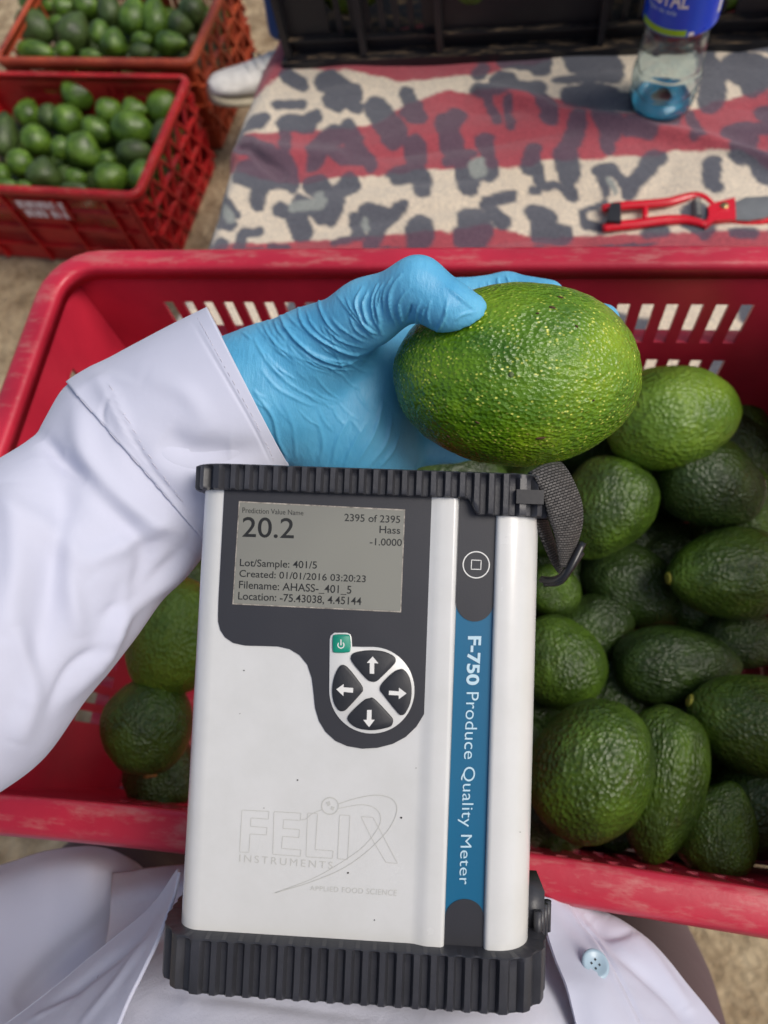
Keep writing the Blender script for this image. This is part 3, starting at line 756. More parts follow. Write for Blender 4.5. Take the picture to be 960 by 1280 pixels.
def prism(poly, z0, z1, inset=0.0):
    poly = np.array(poly, float); n = len(poly); c = poly.mean(0)
    a = np.sum(poly[:, 0] * np.roll(poly[:, 1], -1) - np.roll(poly[:, 0], -1) * poly[:, 1])
    if a < 0: poly = poly[::-1]
    if inset:
        e = np.roll(poly, -1, 0) - np.roll(poly, 1, 0); e /= np.linalg.norm(e, axis=1)[:, None] + 1e-12
        nrm = np.stack([-e[:, 1], e[:, 0]], 1); rings = [(poly, z0), (poly, z1 - inset), (poly + nrm * inset * .35, z1 - inset * .3), (poly + nrm * inset, z1)]
    else: rings = [(poly, z0), (poly, z1)]
    V = [(x, y, z) for p, z in rings for x, y in p]; F = []
    for k in range(len(rings) - 1):
        F += [(k * n + i, k * n + (i + 1) % n, (k + 1) * n + (i + 1) % n, (k + 1) * n + i) for i in range(n)]
    F.append(tuple(range((len(rings) - 1) * n, len(rings) * n)))
    return V, F
def smooth_closed(pts, n=6):
    p = np.array(pts, float); k = len(p); out = []
    for i in range(k):
        a, b, c, d = p[i - 1], p[i], p[(i + 1) % k], p[(i + 2) % k]
        for j in range(n):
            t_ = j / n; out.append(.5 * (2 * b + (c - a) * t_ + (2 * a - 5 * b + 4 * c - d) * t_ ** 2 + (3 * b - a - 3 * c + d) * t_ ** 3))
    return np.array(out)
def dpoly(pts, h=0.0): return [dl(x, y, h) for x, y in pts]
def dpart(name, polys, z0, z1, mat, inset=0.0, smooth=False, label=None, parent=None):
    o = part(name, *join(*[prism(dpoly(p, z1), z0, z1, inset) for p in polys]), M[mat], parent or meter, smooth, label)
    if smooth: autosmooth(o, 30)
    return o
k5 = lambda L: [(220 + x * .5417, 560 + y * .5417) for x, y in L]
k6 = lambda L: [(390 + x / 6, 780 + y / 6) for x, y in L]
k4 = lambda L: [(280 + x / 4, 620 + y / 4) for x, y in L]
pan = k5([(112, 88), (105, 220), (98, 350), (97, 385)]) + k5([(97, 400), (102, 420), (113, 437), (132, 450), (160, 456), (200, 457), (235, 458), (262, 464), (285, 478), (303, 500), (313, 530), (317, 560), (321, 600),
     (330, 630), (345, 655), (368, 676), (395, 688), (430, 694), (465, 692), (500, 683), (530, 667), (555, 643), (572, 615), (582, 585), (588, 545), (597, 300), (606, 95)])
dpart('screen_panel', [pan], .0000, .0004, 'panel')
dpart('screen_bezel', [[(298.6, 626.4), (506.5, 636.8), (501.4, 765.6), (290.4, 755.4)]], .0003, .00055, 'bezel')
scr = dpart('screen', [[(299.8, 628), (505.2, 638.4), (500.2, 764), (291.8, 754)]], .0004, .00062, 'lcd')
def quad_text(name, body_, q, mat, z, parent, bold=0.0, spacing=1.0, outline=None):
    V, F = text_mesh(body_, 1.0, bold=bold, spacing=spacing, outline=outline)
    mn, mx = V.min(0), V.max(0); u = (V[:, 0] - mn[0]) / (mx[0] - mn[0]); v = (V[:, 1] - mn[1]) / (mx[1] - mn[1])
    TL, TR, BL, BR = [dl(x, y, z) for x, y in q]
    Q = (1 - v)[:, None] * ((1 - u)[:, None] * BL + u[:, None] * BR) + v[:, None] * ((1 - u)[:, None] * TL + u[:, None] * TR)
    return part(name, [(a, b, z) for a, b in Q], F, M[mat], parent, False)
for s_t, q, bd in (("Prediction Value Name", [(92, 57), (397, 72), (92, 84), (397, 97)], 0), ("20.2", [(94, 104), (352, 111), (91, 205), (349, 213)], .006), ("2395 of 2395", [(602, 88), (882, 99), (602, 126), (880, 136)], .008),
                   ("Hass", [(778, 148), (882, 154), (777, 186), (881, 190)], .008), ("-1.0000", [(730, 210), (890, 215), (728, 246), (889, 251)], .008), ("Lot/Sample: 401/5", [(80, 314), (465, 327), (78, 362), (464, 375)], .008),
                   ("Created: 01/01/2016 03:20:23", [(78, 369), (710, 397), (76, 404), (708, 432)], .008), ("Filename: AHASS-_401_5", [(76, 423), (638, 449), (74, 468), (636, 496)], .008), ("Location: -75.43038, 4.45144", [(72, 479), (688, 507), (70, 524), (686, 552)], .008)):
    quad_text('lettering', s_t, k4(q), 'ink', .00066, scr, bold=bd)
# key pad
circ = [(448 + 321 * math.cos(a), 498 - 326 * math.sin(a)) for a in [math.radians(d) for d in range(88, -184, -6)]]
base = k6([(300, 170), (380, 172)] + circ + [(128, 400), (131, 120), (138, 88), (165, 66), (262, 66), (288, 78), (297, 105)])
pad = dpart('key_surround', [base], .0003, .0009, 'casing', .0003, True)
for nm, pts in (('arrow_key', [(290, 250), (320, 215), (420, 198), (530, 205), (610, 240), (628, 275), (610, 310), (520, 400), (480, 432), (440, 432), (400, 405), (310, 300)]),
                ('arrow_key', [(650, 342), (690, 345), (730, 400), (748, 490), (738, 590), (700, 670), (670, 685), (640, 665), (540, 540), (508, 490), (530, 440), (600, 370)]),
                ('arrow_key', [(270, 690), (380, 580), (430, 558), (470, 565), (580, 680), (608, 720), (595, 765), (540, 785), (450, 798), (350, 785), (285, 745)]),
                ('arrow_key', [(235, 308), (200, 325), (165, 400), (150, 490), (160, 580), (195, 645), (235, 655), (270, 630), (370, 520), (382, 490), (365, 450), (280, 340)]),
                ('power_key', [(175, 80), (265, 80), (286, 98), (288, 190), (268, 214), (175, 216), (155, 198), (155, 100)])):
    key_o = part(nm, *prism([dl(x, y, .0015) for x, y in smooth_closed(k6(pts), 4)], .0008, .0018, .0005), M['teal' if nm[0] == 'p' else 'key'], meter); autosmooth(key_o, 30)
    i = {0: [(433, 372), (433, 294), (412, 294), (455, 243), (497, 292), (466, 292), (466, 372)]}
    cx_ = np.mean([p[0] for p in pts]); cy_ = np.mean([p[1] for p in pts])
    if nm == 'arrow_key':
        A_ = ([(433, 372), (433, 292), (411, 292), (455, 243), (498, 296), (467, 294), (466, 374)] if cy_ < 380 else [(447, 645), (446, 718), (471, 718), (428, 774), (384, 719), (411, 719), (413, 645)] if cy_ > 620 else
              [(182, 490), (238, 450), (237, 475), (309, 480), (307, 516), (237, 509), (235, 540)] if cx_ < 350 else [(709, 521), (651, 564), (650, 536), (576, 532), (577, 500), (651, 506), (652, 478)])
        part('arrow_mark', *prism([dl(x, y, .0019) for x, y in k6(A_)], .0017, .00186), M['print'], key_o, False)
    else:
        segs = []
        ring = [(217 + 27 * math.sin(math.radians(a)), 158 - 27 * math.cos(math.radians(a))) for a in range(38, 324, 13)]
        rin = [(217 + 19 * math.sin(math.radians(a)), 158 - 19 * math.cos(math.radians(a))) for a in range(38, 324, 13)]
        part('power_mark', *join(prism([dl(x, y, .0019) for x, y in k6(ring + rin[::-1])], .0017, .00186), prism([dl(x, y, .0019) for x, y in k6([(213, 116), (221, 116), (221, 160), (213, 160)])], .0017, .00186)), M['print'], key_o, False)
# stripe label
def sx(y): f = (y - 640) / (1200 - 640); return 574.5 + (554.5 - 574.5) * f, 621.5 + (602.5 - 621.5) * f
a0, a1 = sx(622), sx(768)
circ2 = [( (a1[0] + a1[1]) / 2 + (a1[1] - a1[0]) / 2 * math.cos(t_), 752 + 25 * math.sin(t_)) for t_ in np.linspace(0, math.pi, 14)]
top_l = [(a0[0], 614), (a0[1], 614)] + circ2
b0, b1 = sx(1135), sx(1215)
circ3 = [((b0[0] + b0[1]) / 2 - (b0[1] - b0[0]) / 2 * math.cos(t_), 1146 - 22 * math.sin(t_)) for t_ in np.linspace(0, math.pi, 14)]
bot_l = circ3 + [(b1[1], 1216), (b1[0], 1216)]
blue_ = [(sx(735)[0], 735), (sx(735)[1], 735), (sx(1160)[1], 1160), (sx(1160)[0], 1160)]
dpart('stripe_label', [blue_], -.0013, -.0009, 'blue')
dpart('stripe_end', [top_l], -.0012, -.0006, 'panel'); dpart('stripe_end', [bot_l], -.0012, -.0006, 'panel')
ks = lambda L: [(540 + x * .3597, 760 + y * .3594) for x, y in L]
quad_text('lettering', 'F-750', ks([(172, 98), (163, 268), (124, 98), (118, 268)]), 'print2', -.0007, meter, bold=.028)
quad_text('lettering', 'Produce Quality Meter', ks([(163, 293), (131, 962), (106, 293), (82, 962)]), 'print2', -.0007, meter, bold=-.004, spacing=1.03)
def strip(line, wd, z, closed=False, f=None):
    p = np.array([dl(x, y, z) for x, y in line]); T = np.gradient(p, axis=0)
    if closed: T = np.roll(p, -1, 0) - np.roll(p, 1, 0)
    T /= np.linalg.norm(T, axis=1)[:, None] + 1e-12; Nn = np.stack([-T[:, 1], T[:, 0]], 1) * wd / 2
    n = len(p); V = [(x, y, z) for x, y in p + Nn] + [(x, y, z) for x, y in p - Nn]
    F = [(i, (i + 1) % n, n + (i + 1) % n, n + i) for i in range(n if closed else n - 1)]
    return V, F
ringp = [(595.3 + 16.4 * math.cos(a), 706 + 16.4 * math.sin(a)) for a in np.linspace(0, 2 * math.pi, 40)[:-1]]
sq = [(589.5, 700), (601.5, 700.5), (601, 711.8), (589, 711.5)]
sqp = [tuple(np.array(sq[i]) * (1 - f) + np.array(sq[(i + 1) % 4]) * f) for i in range(4) for f in (0, .33, .66)]
part('round_mark', *join(strip(ringp, .0004, -.0005, True), strip(sqp, .0003, -.0005, True)), M['print'], meter, False)
# faint engraved emblem
k7 = lambda L: [(280 + x / 4, 980 + y / 4) for x, y in L]
def poly_line(L, closed=True):
    out = []
    m = len(L)
    for i in range(m if closed else m - 1):
        a, b = np.array(L[i], float), np.array(L[(i + 1) % m], float)
        for f in (0.02, .5, .98): out.append(tuple(a * (1 - f) + b * f))
    return out
G = [[(90, 130), (225, 137), (222, 176), (135, 170), (133, 212), (215, 218), (213, 255), (130, 250), (125, 342), (78, 340)],
     [(250, 138), (385, 146), (382, 182), (298, 178), (295, 222), (378, 228), (375, 268), (293, 262), (288, 322), (385, 330), (382, 362), (244, 352)],
     [(418, 145), (468, 148), (456, 328), (546, 335), (542, 372), (410, 364)], [(578, 155), (630, 158), (618, 378), (568, 374)],
     [(685, 163), (745, 167), (790, 250), (868, 398), (810, 392), (755, 300), (736, 268)]]
lines = [strip(poly_line(k7(g)), .00020, .00012, True) for g in G]
lines.append(strip(k7([(530 + 42 * math.cos(a), 110 + 42 * math.sin(a)) for a in np.linspace(0, 2 * math.pi, 28)[:-1]]), .0004, .00012, True))
sw1 = catmull([(572, 100), (660, 72), (760, 56), (835, 72), (864, 115), (850, 180), (800, 255), (700, 350), (580, 430), (420, 495), (255, 545)], 50)
sw2 = catmull([(576, 122), (680, 104), (750, 118), (782, 160), (770, 220), (700, 310), (590, 390), (450, 470), (255, 545)], 50)
sw3 = catmull([(490, 128), (440, 150), (410, 175), (385, 180)], 14)
lines += [strip(k7(sw1), .00026, .00014), strip(k7(sw2), .00020, .00014), strip(k7(sw3), .0002, .00014)]
lines.append(prism([dl(*p, .0001) for p in k7([(510, 92), (528, 86), (532, 104), (520, 112)])], .00005, .00013)); lines.append(prism([dl(*p, .0001) for p in k7([(536, 112), (552, 116), (546, 134), (534, 126)])], .00005, .00013))
part('engraved_emblem', *join(*lines), M['ghost'], meter, False)
quad_text('lettering', 'INSTRUMENTS', k7([(78, 352), (545, 390), (76, 388), (543, 426)]), 'ghost', .00012, meter, bold=-.004, spacing=1.35)
quad_text('lettering', 'APPLIED FOOD SCIENCE', k7([(430, 508), (865, 530), (430, 532), (862, 560)]), 'ghost', .00012, meter, bold=-.004, spacing=1.1)
# specks of dirt
sp_ = []
for x, y, r_ in ((372, 975, .9), (501.5, 1022, 1.2), (435, 1091, 1.1), (379, 1180, 1.5), (305, 838, .8), (300, 892, .5), (468, 1150, .7), (650, 1040, .5), (640, 820, .5), (330, 1010, .5), (381, 1175, .9), (520, 960, .5)):
    sp_.append(prism([dl(x + r_ * math.cos(a) * 1.2, y + r_ * math.sin(a)) for a in np.linspace(0, 6.28, 7)[:-1]], .00002, .0002))
part('dirt_speck', *join(*sp_), M['pin'], meter, False)
# bumpers
def bumper(name, y_top, y_low, base_off, rib, pitch):
    path = []
    R_ = rounded_rect(.120, TD, .011, 14, nside=120)
    pts = np.array([(x, y) for x, y, _, _ in R_]); nr = np.array([(a, b) for _, _, a, b in R_])
    seg = np.linalg.norm(np.roll(pts, -1, 0) - pts, axis=1); s = np.concatenate([[0], np.cumsum(seg)[:-1]]); Ltot = seg.sum()
    N = int(round(Ltot / pitch)) * 12; q = np.linspace(0, Ltot, N, endpoint=False)
    P_ = np.stack([np.interp(q, np.append(s, Ltot), np.append(pts[:, k], pts[0, k])) for k in (0, 1)], 1)
    N_ = np.stack([np.interp(q, np.append(s, Ltot), np.append(nr[:, k], nr[0, k])) for k in (0, 1)], 1)
    ph = (np.arange(N) % 12) / 12.
    ridge_ = np.clip(.5 + 1.25 * np.cos(2 * math.pi * ph), 0, 1) ** .8
    V = []; ring = 0
    prof = [(0, -.0012, 0), (0, base_off - .0008, 0), (.0004, base_off, .2), (.0012, base_off, .75), (.002, base_off, 1)] + [(None, base_off, 1)] * 4 + [(-.0012, base_off, 1), (-.0004, base_off - .0003, .9), (0, base_off - .0012, .3), (0, -.0012, 0)]
    rows_ = []
    nfix = [i for i, p in enumerate(prof) if p[0] is None]
    for i, (yy, off, rs) in enumerate(prof):
        for j in range(N):
            yl = y_low(P_[j, 0]) if callable(y_low) else y_low; yt = y_top
            if yy is None: y = (yt - .002) + (yl + .0012 - yt + .002) * (nfix.index(i) + 1) / 5
            elif i <= 4: y = yt - yy
            else: y = yl - yy
            o_ = off - (rib * (1 - ridge_[j]) * rs if off > 0 else 0)
            x, z = P_[j] + N_[j] * o_
            V.append((x, y, z - TD / 2))
    F = [tuple(reversed(f)) for f in grid_faces(len(prof), N, False, True)]
    return V, F
def lowtop(x):
    f = min(1, max(0, (x - .0335) / .004)); return -.0012 - .0056 * f * f * (3 - 2 * f)
bt = part('top_bumper', *bumper('t', .0078, lowtop, .0044, .0024, .0049), M['rubber'], meter); autosmooth(bt, 45)
bb = part('bottom_bumper', *bumper('b', -.1505, -.1685, .0062, .0024, .0056), M['rubber'], meter); autosmooth(bb, 45)
endcap = part('end_plate', *join(box(-.058, .058, -.0012, .0074, -TD + .001, -.0005), box(-.058, .058, -.168, -.1522, -TD + .001, -.001)), M['rubber'], meter, False)
lug = []
for i in range(4): lug.append(tube([(.0640 + .0016 * i, -.1440, -.014 - .003 * i), (.0640 + .0016 * i, -.1545, -.014 - .003 * i)], .0015, 10))
lug.append(box(.058, .0665, -.153, -.138, -.034, -.016))
part('bumper_lug', *join(*lug), M['rubber'], meter)
part('strap_bracket', *join(box(.0500, .0592, -.0026, .0022, -.002, .0050)), M['buckle'], meter, False)

# ---- wrist strap
strap = thing('wrist_strap', 'black woven wrist strap looped from the right end of the meter top', 'strap', loc=P(700, 650, .262))
def ribbon(Lp, Rp, ln, wd, th=.0011, n=48, m=8):
    L_ = catmull([P(*p) for p in Lp], n); R_ = catmull([P(*p) for p in Rp], n)
    mid = (L_ + R_) / 2; s = np.concatenate([[0], np.cumsum(np.linalg.norm(np.diff(mid, axis=0), axis=1))]); V = []; UV = []
    for i in range(n):
        T = mid[min(i + 1, n - 1)] - mid[max(i - 1, 0)]; W_ = R_[i] - L_[i]; nn = np.cross(W_, T); nn /= np.linalg.norm(nn)
        if nn @ CF > 0: nn = -nn
        for k in range(m + 1):
            f = k / m; bulge = .0012 * math.sin(math.pi * f)
            V.append(L_[i] + W_ * f + nn * bulge); UV.append((f * wd / .0014, s[i] / .0018))
    nV = len(V); top = np.array(V)
    N_ = vnormals(top, grid_faces(n, m + 1)); sgn = np.sign((N_ @ -CF).mean()); N_ *= sgn
    V = list(top + N_ * th / 2) + list(top - N_ * th / 2)
    g = grid_faces(n, m + 1); F = list(g) + [tuple(nV + i for i in reversed(f)) for f in g]
    e1 = [i * (m + 1) for i in range(n)]; e2 = [i * (m + 1) + m for i in range(n)]; e3 = list(range(m + 1)); e4 = list(range((n - 1) * (m + 1), n * (m + 1)))
    for e in (e1, e2, e3, e4): F += [(e[i], e[i + 1], nV + e[i + 1], nV + e[i]) for i in range(len(e) - 1)]
    me = mesh_from('webbing', V, F); uvl = me.uv_layers.new(name='uv'); UV2 = UV + UV
    for lp in me.loops: uvl.data[lp.index].uv = UV2[lp.vertex_index]
    return me
rA = link('webbing', ribbon([(658, 606, .258), (663, 592, .2545), (677, 617, .2535), (686, 647, .2545), (694, 672, .2570), (700, 708, .262)],
                            [(690, 580, .270), (702, 580, .263), (717, 604, .260), (727, 634, .2605), (724, 668, .2625), (706, 707, .266)], 0, .0125), strap, M['webbing']); keep(rA, strap)
rB = link('webbing', ribbon([(654, 612, .259), (662, 637, .2585), (676, 672, .262), (690, 704, .266), (697, 716, .268)],
                            [(670, 608, .264), (680, 640, .268), (689, 668, .270), (698, 696, .270), (702, 716, .271)], 0, .0095), strap, M['webbing']); keep(rB, strap)
bk = part('buckle', *join(tube(catmull([P(676, 724, .2685), P(690, 725, .2655), P(704, 719, .263), P(716, 702, .2625), P(728, 678, .264)], 16), .0015, 10, flat=.55),
                          tube(catmull([P(680, 729, .276), P(700, 727, .273), P(712, 712, .272), P(727, 690, .273)], 12), .0013, 8)), M['buckle'], strap); keep(bk, strap)

# ================================================================== HELD AVOCADO
HC = P(644, 470, .300)
aL, aW, aT = 306 * .300 / FPX, 226 * .300 / FPX, .074
held_me = avocado_mesh('avocado', .03, .010, 110, 150, 21, rough=.0030)
held_me.materials.append(M['avo_held'])
hd_ang = math.radians(0)
dx = math.cos(hd_ang) * CR - math.sin(hd_ang) * CD; dx = -dx; dz = -CF; dy = np.cross(dz, dx)
HM = Matrix.Translation(Vector(HC)) @ Matrix([[dx[i], dy[i], dz[i]] for i in range(3)]).to_4x4()
heldr = thing('avocado', 'big shiny bright green avocado held in the blue glove above the meter', 'avocado', group=None, rot=HM)
hs = link('skin', held_me, heldr); hs.scale = (aL, aW, aT)
def on_held(px, py, lift=0.0):
    """point and normal on the held avocado under a pixel (ellipsoid)"""
    o = np.array(HM.inverted() @ Vector(CAM_O)); d = np.array(HM.to_3x3().inverted() @ Vector(RC.T @ ray(px, py)))
    S_ = np.array([aL, aW, aT]) / 2; oo, dd = o / S_, d / S_
    A_, B_, C_ = dd @ dd, 2 * oo @ dd, oo @ oo - 1; q = (-B_ - math.sqrt(B_ * B_ - 4 * A_ * C_)) / (2 * A_)
    p = o + d * q; n = p / S_ ** 2; n /= np.linalg.norm(n); return p + n * lift, n
hv_ = np.array([(HM @ Vector((v.co[0] * aL, v.co[1] * aW, v.co[2] * aT)))[:] for v in held_me.vertices]); hpx_, hd_ = proj(hv_); hfr_ = np.where(hd_ < .3)[0]
HMi = HM.inverted()
def blot(px, py, r, name, mat, sx_=1, sy_=1, h=.0006):
    p, n = on_held(px, py, 0); near_ = hfr_[np.argsort(((hpx_[hfr_] - (px, py)) ** 2).sum(1))[:4]]; p = np.array(HMi @ Vector(hv_[near_].mean(0))); q = Vector(n).to_track_quat('Z', 'Y').to_matrix().to_4x4()
    V, F = lathe([(.0001, h * .3 + .0004), (.5, h * .3 + .0004), (.85, h * .2 + .0002), (1, -.0006)], 14, False)
    V = [(x * r * sx_, y * r * sy_, z) for x, y, z in V]; V, F = V, F + [tuple(range(14))]
    o = part(name, V, [tuple(f) for f in F], M[mat], heldr); o.matrix_basis = Matrix.Translation(Vector(p)) @ q
    return o
M['scar'] = plain('brown_scar', '5a3a1c', .8, .5, 900, .4, 500)
M['tip'] = plain('greyish_blossom_tip', '6f8050', .8, .5, 900, .4, 500)
blot(640, 468, .0011, 'blossom_tip', 'tip', 1, 1, .0006); blot(677, 548, .0009, 'scar', 'scar', 2.4, .6, .0004)
for bx_, by_, br_, bs_ in ((690, 386, .0009, 1.6), (672, 392, .0006, 1.2), (722, 408, .0006, 1.3), (700, 372, .0007, 2.), (560, 545, .0006, 1.5), (596, 528, .0005, 2.2), (742, 500, .0005, 1.)):
    blot(bx_, by_, br_, 'scar', 'scar', bs_, .7, .00015)

# ================================================================== GLOVED HAND (signed distance field -> surface)
def surface_nets(fn, lo, hi, h):
    n = [int((hi[i] - lo[i]) / h) + 2 for i in range(3)]
    axs = [lo[i] + h * np.arange(n[i]) for i in range(3)]
    G_ = np.stack(np.meshgrid(*axs, indexing='ij'), -1)
    D = np.concatenate([fn(G_[i].reshape(-1, 3)).reshape(n[1], n[2])[None] for i in range(n[0])], 0)
    s = D < 0; cs = np.zeros(tuple(k - 1 for k in n), int)
    for a in (0, 1):
        for b in (0, 1):
            for c in (0, 1): cs += s[a:n[0] - 1 + a, b:n[1] - 1 + b, c:n[2] - 1 + c]
    act = (cs > 0) & (cs < 8); idx = -np.ones(act.shape, int); cells = np.argwhere(act); idx[tuple(cells.T)] = np.arange(len(cells))
    acc = np.zeros((len(cells), 3)); cnt = np.zeros(len(cells))
    cor = [(a, b, c) for a in (0, 1) for b in (0, 1) for c in (0, 1)]
    for i, A_ in enumerate(cor):
        for B_ in cor[i + 1:]:
            if sum(abs(A_[k] - B_[k]) for k in range(3)) != 1: continue
            da = D[tuple((cells + A_).T)]; db = D[tuple((cells + B_).T)]; m = (da < 0) != (db < 0)
            t_ = da[m] / (da[m] - db[m]); acc[m] += np.array(A_) + t_[:, None] * (np.array(B_) - np.array(A_)); cnt[m] += 1
    V = np.array(lo) + h * (cells + acc / cnt[:, None]); F = []
    for ax_ in range(3):
        u, v = (ax_ + 1) % 3, (ax_ + 2) % 3
        sl0 = [slice(1, None)] * 3; sl0[ax_] = slice(0, n[ax_] - 1)
        E0 = s[tuple(slice(0, n[k] - 1) if k == ax_ else slice(0, n[k]) for k in range(3))]
        E1 = s[tuple(slice(1, n[k]) if k == ax_ else slice(0, n[k]) for k in range(3))]
        ed = np.argwhere(E0 != E1)
        ok = (ed[:, u] > 0) & (ed[:, v] > 0) & (ed[:, u] < n[u] - 1) & (ed[:, v] < n[v] - 1); ed = ed[ok]
        q = []
        for du, dv in ((1, 1), (0, 1), (0, 0), (1, 0)):
            c = ed.copy(); c[:, u] -= du; c[:, v] -= dv; q.append(idx[tuple(c.T)])
        q = np.stack(q, 1); fl = E0[tuple(ed.T)]
        q[~fl] = q[~fl][:, ::-1]; F.append(q)
    return V, np.concatenate(F)
def cone(Q, a, b, ra, rb):
    a, b = np.asarray(a), np.asarray(b); d = b - a; t_ = np.clip(((Q - a) @ d) / (d @ d), 0, 1)
    return np.linalg.norm(Q - (a + t_[:, None] * d), axis=1) - (ra + (rb - ra) * t_)
def smin(a, b, k):
    h_ = np.clip(.5 + .5 * (b - a) / k, 0, 1); return b * (1 - h_) + a * h_ - k * h_ * (1 - h_)
def C3(px, py, d): return np.array([(px - 480) / FPX * d, (py - 640) / FPX * d, d])
def R3(rp, d): return rp * d / FPX
def ell(Q, c, r, ang=0.):
    q = Q - c; ca, sa = math.cos(ang), math.sin(ang); q = np.stack([q[:, 0] * ca + q[:, 1] * sa, -q[:, 0] * sa + q[:, 1] * ca, q[:, 2]], 1)
    r = np.array(r); k0 = np.linalg.norm(q / r, axis=1); k1 = np.linalg.norm(q / r ** 2, axis=1); return k0 * (k0 - 1) / (k1 + 1e-9)
avc = np.array([(644 - 480) / FPX * .3, (470 - 640) / FPX * .3, .3])
def hand_sdf(Q):
    # forearm, wrist, palm
    d = cone(Q, C3(240, 520, .318), C3(330, 492, .322), .0275, .0285)
    d = smin(d, ell(Q, C3(415, 500, .330), (.034, .0345, .021), .1), .016)
    d = smin(d, ell(Q, C3(385, 440, .312), (.030, .0155, .0165), -.35), .012)          # ball of the thumb
    d = smin(d, ell(Q, C3(478, 462, .334), (.020, .022, .015), .1), .012)
    d = smin(d, ell(Q, C3(450, 560, .338), (.028, .024, .017), .2), .014)               # heel of the hand
    # thumb
    th = cone(Q, C3(395, 432, .305), C3(458, 392, .290), R3(46, .30), R3(38, .29))
    th = smin(th, cone(Q, C3(458, 392, .290), C3(522, 359, .2735), R3(38, .29), R3(35.5, .274)), .007)
    tip = cone(Q, C3(522, 360, .2735), C3(560, 384, .2715), R3(35, .274), R3(31, .27))
    tip = smin(tip, cone(Q, C3(556, 381, .2715), C3(586, 394, .274), R3(31, .271), R3(27, .275)), .004)
    th = smin(th, tip, .005)
    d = smin(d, th, .009)
    # knuckles and the four fingers wrapped behind the fruit
    fi = None
    for a, b, c, e, r0 in ((C3(500, 400, .338), C3(570, 376, .345), C3(632, 366, .343), C3(684, 372, .334), .0098),
                           (C3(525, 455, .350), C3(620, 440, .358), C3(705, 415, .355), C3(752, 402, .338), .0100),
                           (C3(525, 512, .353), C3(610, 512, .360), C3(690, 505, .358), C3(735, 500, .345), .0096),
                           (C3(495, 560, .350), C3(565, 556, .356), C3(630, 550, .356), C3(675, 545, .348), .0086)):
        f = cone(Q, a, b, r0 + .002, r0); f = smin(f, cone(Q, b, c, r0, r0 - .0008), .003); f = smin(f, cone(Q, c, e, r0 - .0008, r0 - .0018), .003)
        fi = f if fi is None else np.minimum(fi, f)
    d = smin(d, fi, .010)
    av = ell(Q, avc, (aL / 2, aW / 2, aT / 2))
    return np.maximum(d, -(av - .0002))
lo = C3(215, 640, .33) * [1, 0, 0] + [0, 0, 0]
Vh, Fh = surface_nets(hand_sdf, (-.100, -.125, .250), (.115, .015, .380), .00125)
Vh = CAM_O + Vh @ RC
def relax(V, F, it=2, lam=.5):
    E_ = np.concatenate([F[:, [0, 1]], F[:, [1, 2]], F[:, [2, 3]], F[:, [3, 0]]])
    for _ in range(it):
        s_ = np.zeros_like(V); c = np.zeros(len(V)); np.add.at(s_, E_[:, 0], V[E_[:, 1]]); np.add.at(s_, E_[:, 1], V[E_[:, 0]]); np.add.at(c, E_[:, 0], 1); np.add.at(c, E_[:, 1], 1)
        V = V + lam * (s_ / c[:, None] - V)
    return V
Vh = relax(Vh, Fh, 3)
def subdiv(V, F):
    n = len(V); E_ = np.sort(np.concatenate([F[:, [0, 1]], F[:, [1, 2]], F[:, [2, 3]], F[:, [3, 0]]]), axis=1)
    u, inv = np.unique(E_, axis=0, return_inverse=True); inv = inv.ravel(); mE = V[u].mean(1); fc = V[F].mean(1); m = len(F)
    e = [inv[k * m:(k + 1) * m] + n for k in range(4)]; c = np.arange(m) + n + len(u)
    Q = [np.stack([F[:, k], e[k], c, e[k - 1]], 1) for k in range(4)]
    return np.concatenate([V, mE, fc]), np.concatenate(Q)
Vh, Fh = subdiv(Vh, Fh); Vh = relax(Vh, Fh, 2)
Nh = vnormals(Vh, Fh); pxh, dph = proj(Vh)
front = (Nh @ -CF) > -.15
if (Nh @ (Vh - Vh.mean(0)).T.mean(1)) .mean() < -1: Nh = -Nh
g3 = lambda L: [(240 + x / 4, 300 + y / 4) for x, y in L]
g6 = lambda L: [(280 + x * .375, 310 + y * .375) for x, y in L]
wr = []
def wrk(L, wd, h, f=g3): wr.append((f(L), wd * .92, h * 1.3))
for L, wd, h in (([(440, 375), (470, 440), (530, 510), (620, 580), (740, 620), (830, 600)], 1.7, .0011), ([(530, 330), (545, 400), (590, 460), (680, 520), (800, 570), (880, 560)], 1.7, .0010),
                 ([(570, 350), (600, 420), (660, 480), (760, 540)], 1.3, .0006), ([(355, 420), (380, 470), (440, 540), (520, 590)], 1.4, .0007), ([(410, 400), (430, 450), (470, 500)], 1.3, .0006),
                 ([(310, 490), (340, 550), (400, 640), (460, 690)], 1.5, .0006), ([(250, 460), (300, 500)], 1.4, .0005), ([(635, 290), (640, 340), (680, 420), (740, 480)], 1.4, .0007),
                 ([(770, 290), (800, 350), (860, 420), (900, 480)], 1.4, .0007), ([(850, 240), (820, 310), (840, 380), (880, 440), (925, 470)], 1.5, .0011),
                 ([(880, 250), (860, 330), (880, 400), (930, 460)], 1.3, .0008), ([(930, 220), (905, 300), (910, 380), (940, 450)], 1.5, .0012), ([(955, 250), (935, 330), (945, 420)], 1.3, .0010),
                 ([(720, 270), (790, 360), (870, 450), (910, 490)], 1.2, .0006), ([(600, 560), (700, 600), (800, 610)], 1.2, .0006), ([(500, 520), (600, 600), (700, 640), (820, 650)], 1.2, .0005),
                 ([(360, 560), (430, 640), (520, 700)], 1.3, .0005), ([(690, 380), (760, 450), (860, 510)], 1.1, .0005), ([(650, 420), (740, 500), (850, 540)], 1.1, .0005)):
    wrk(L, wd, h)
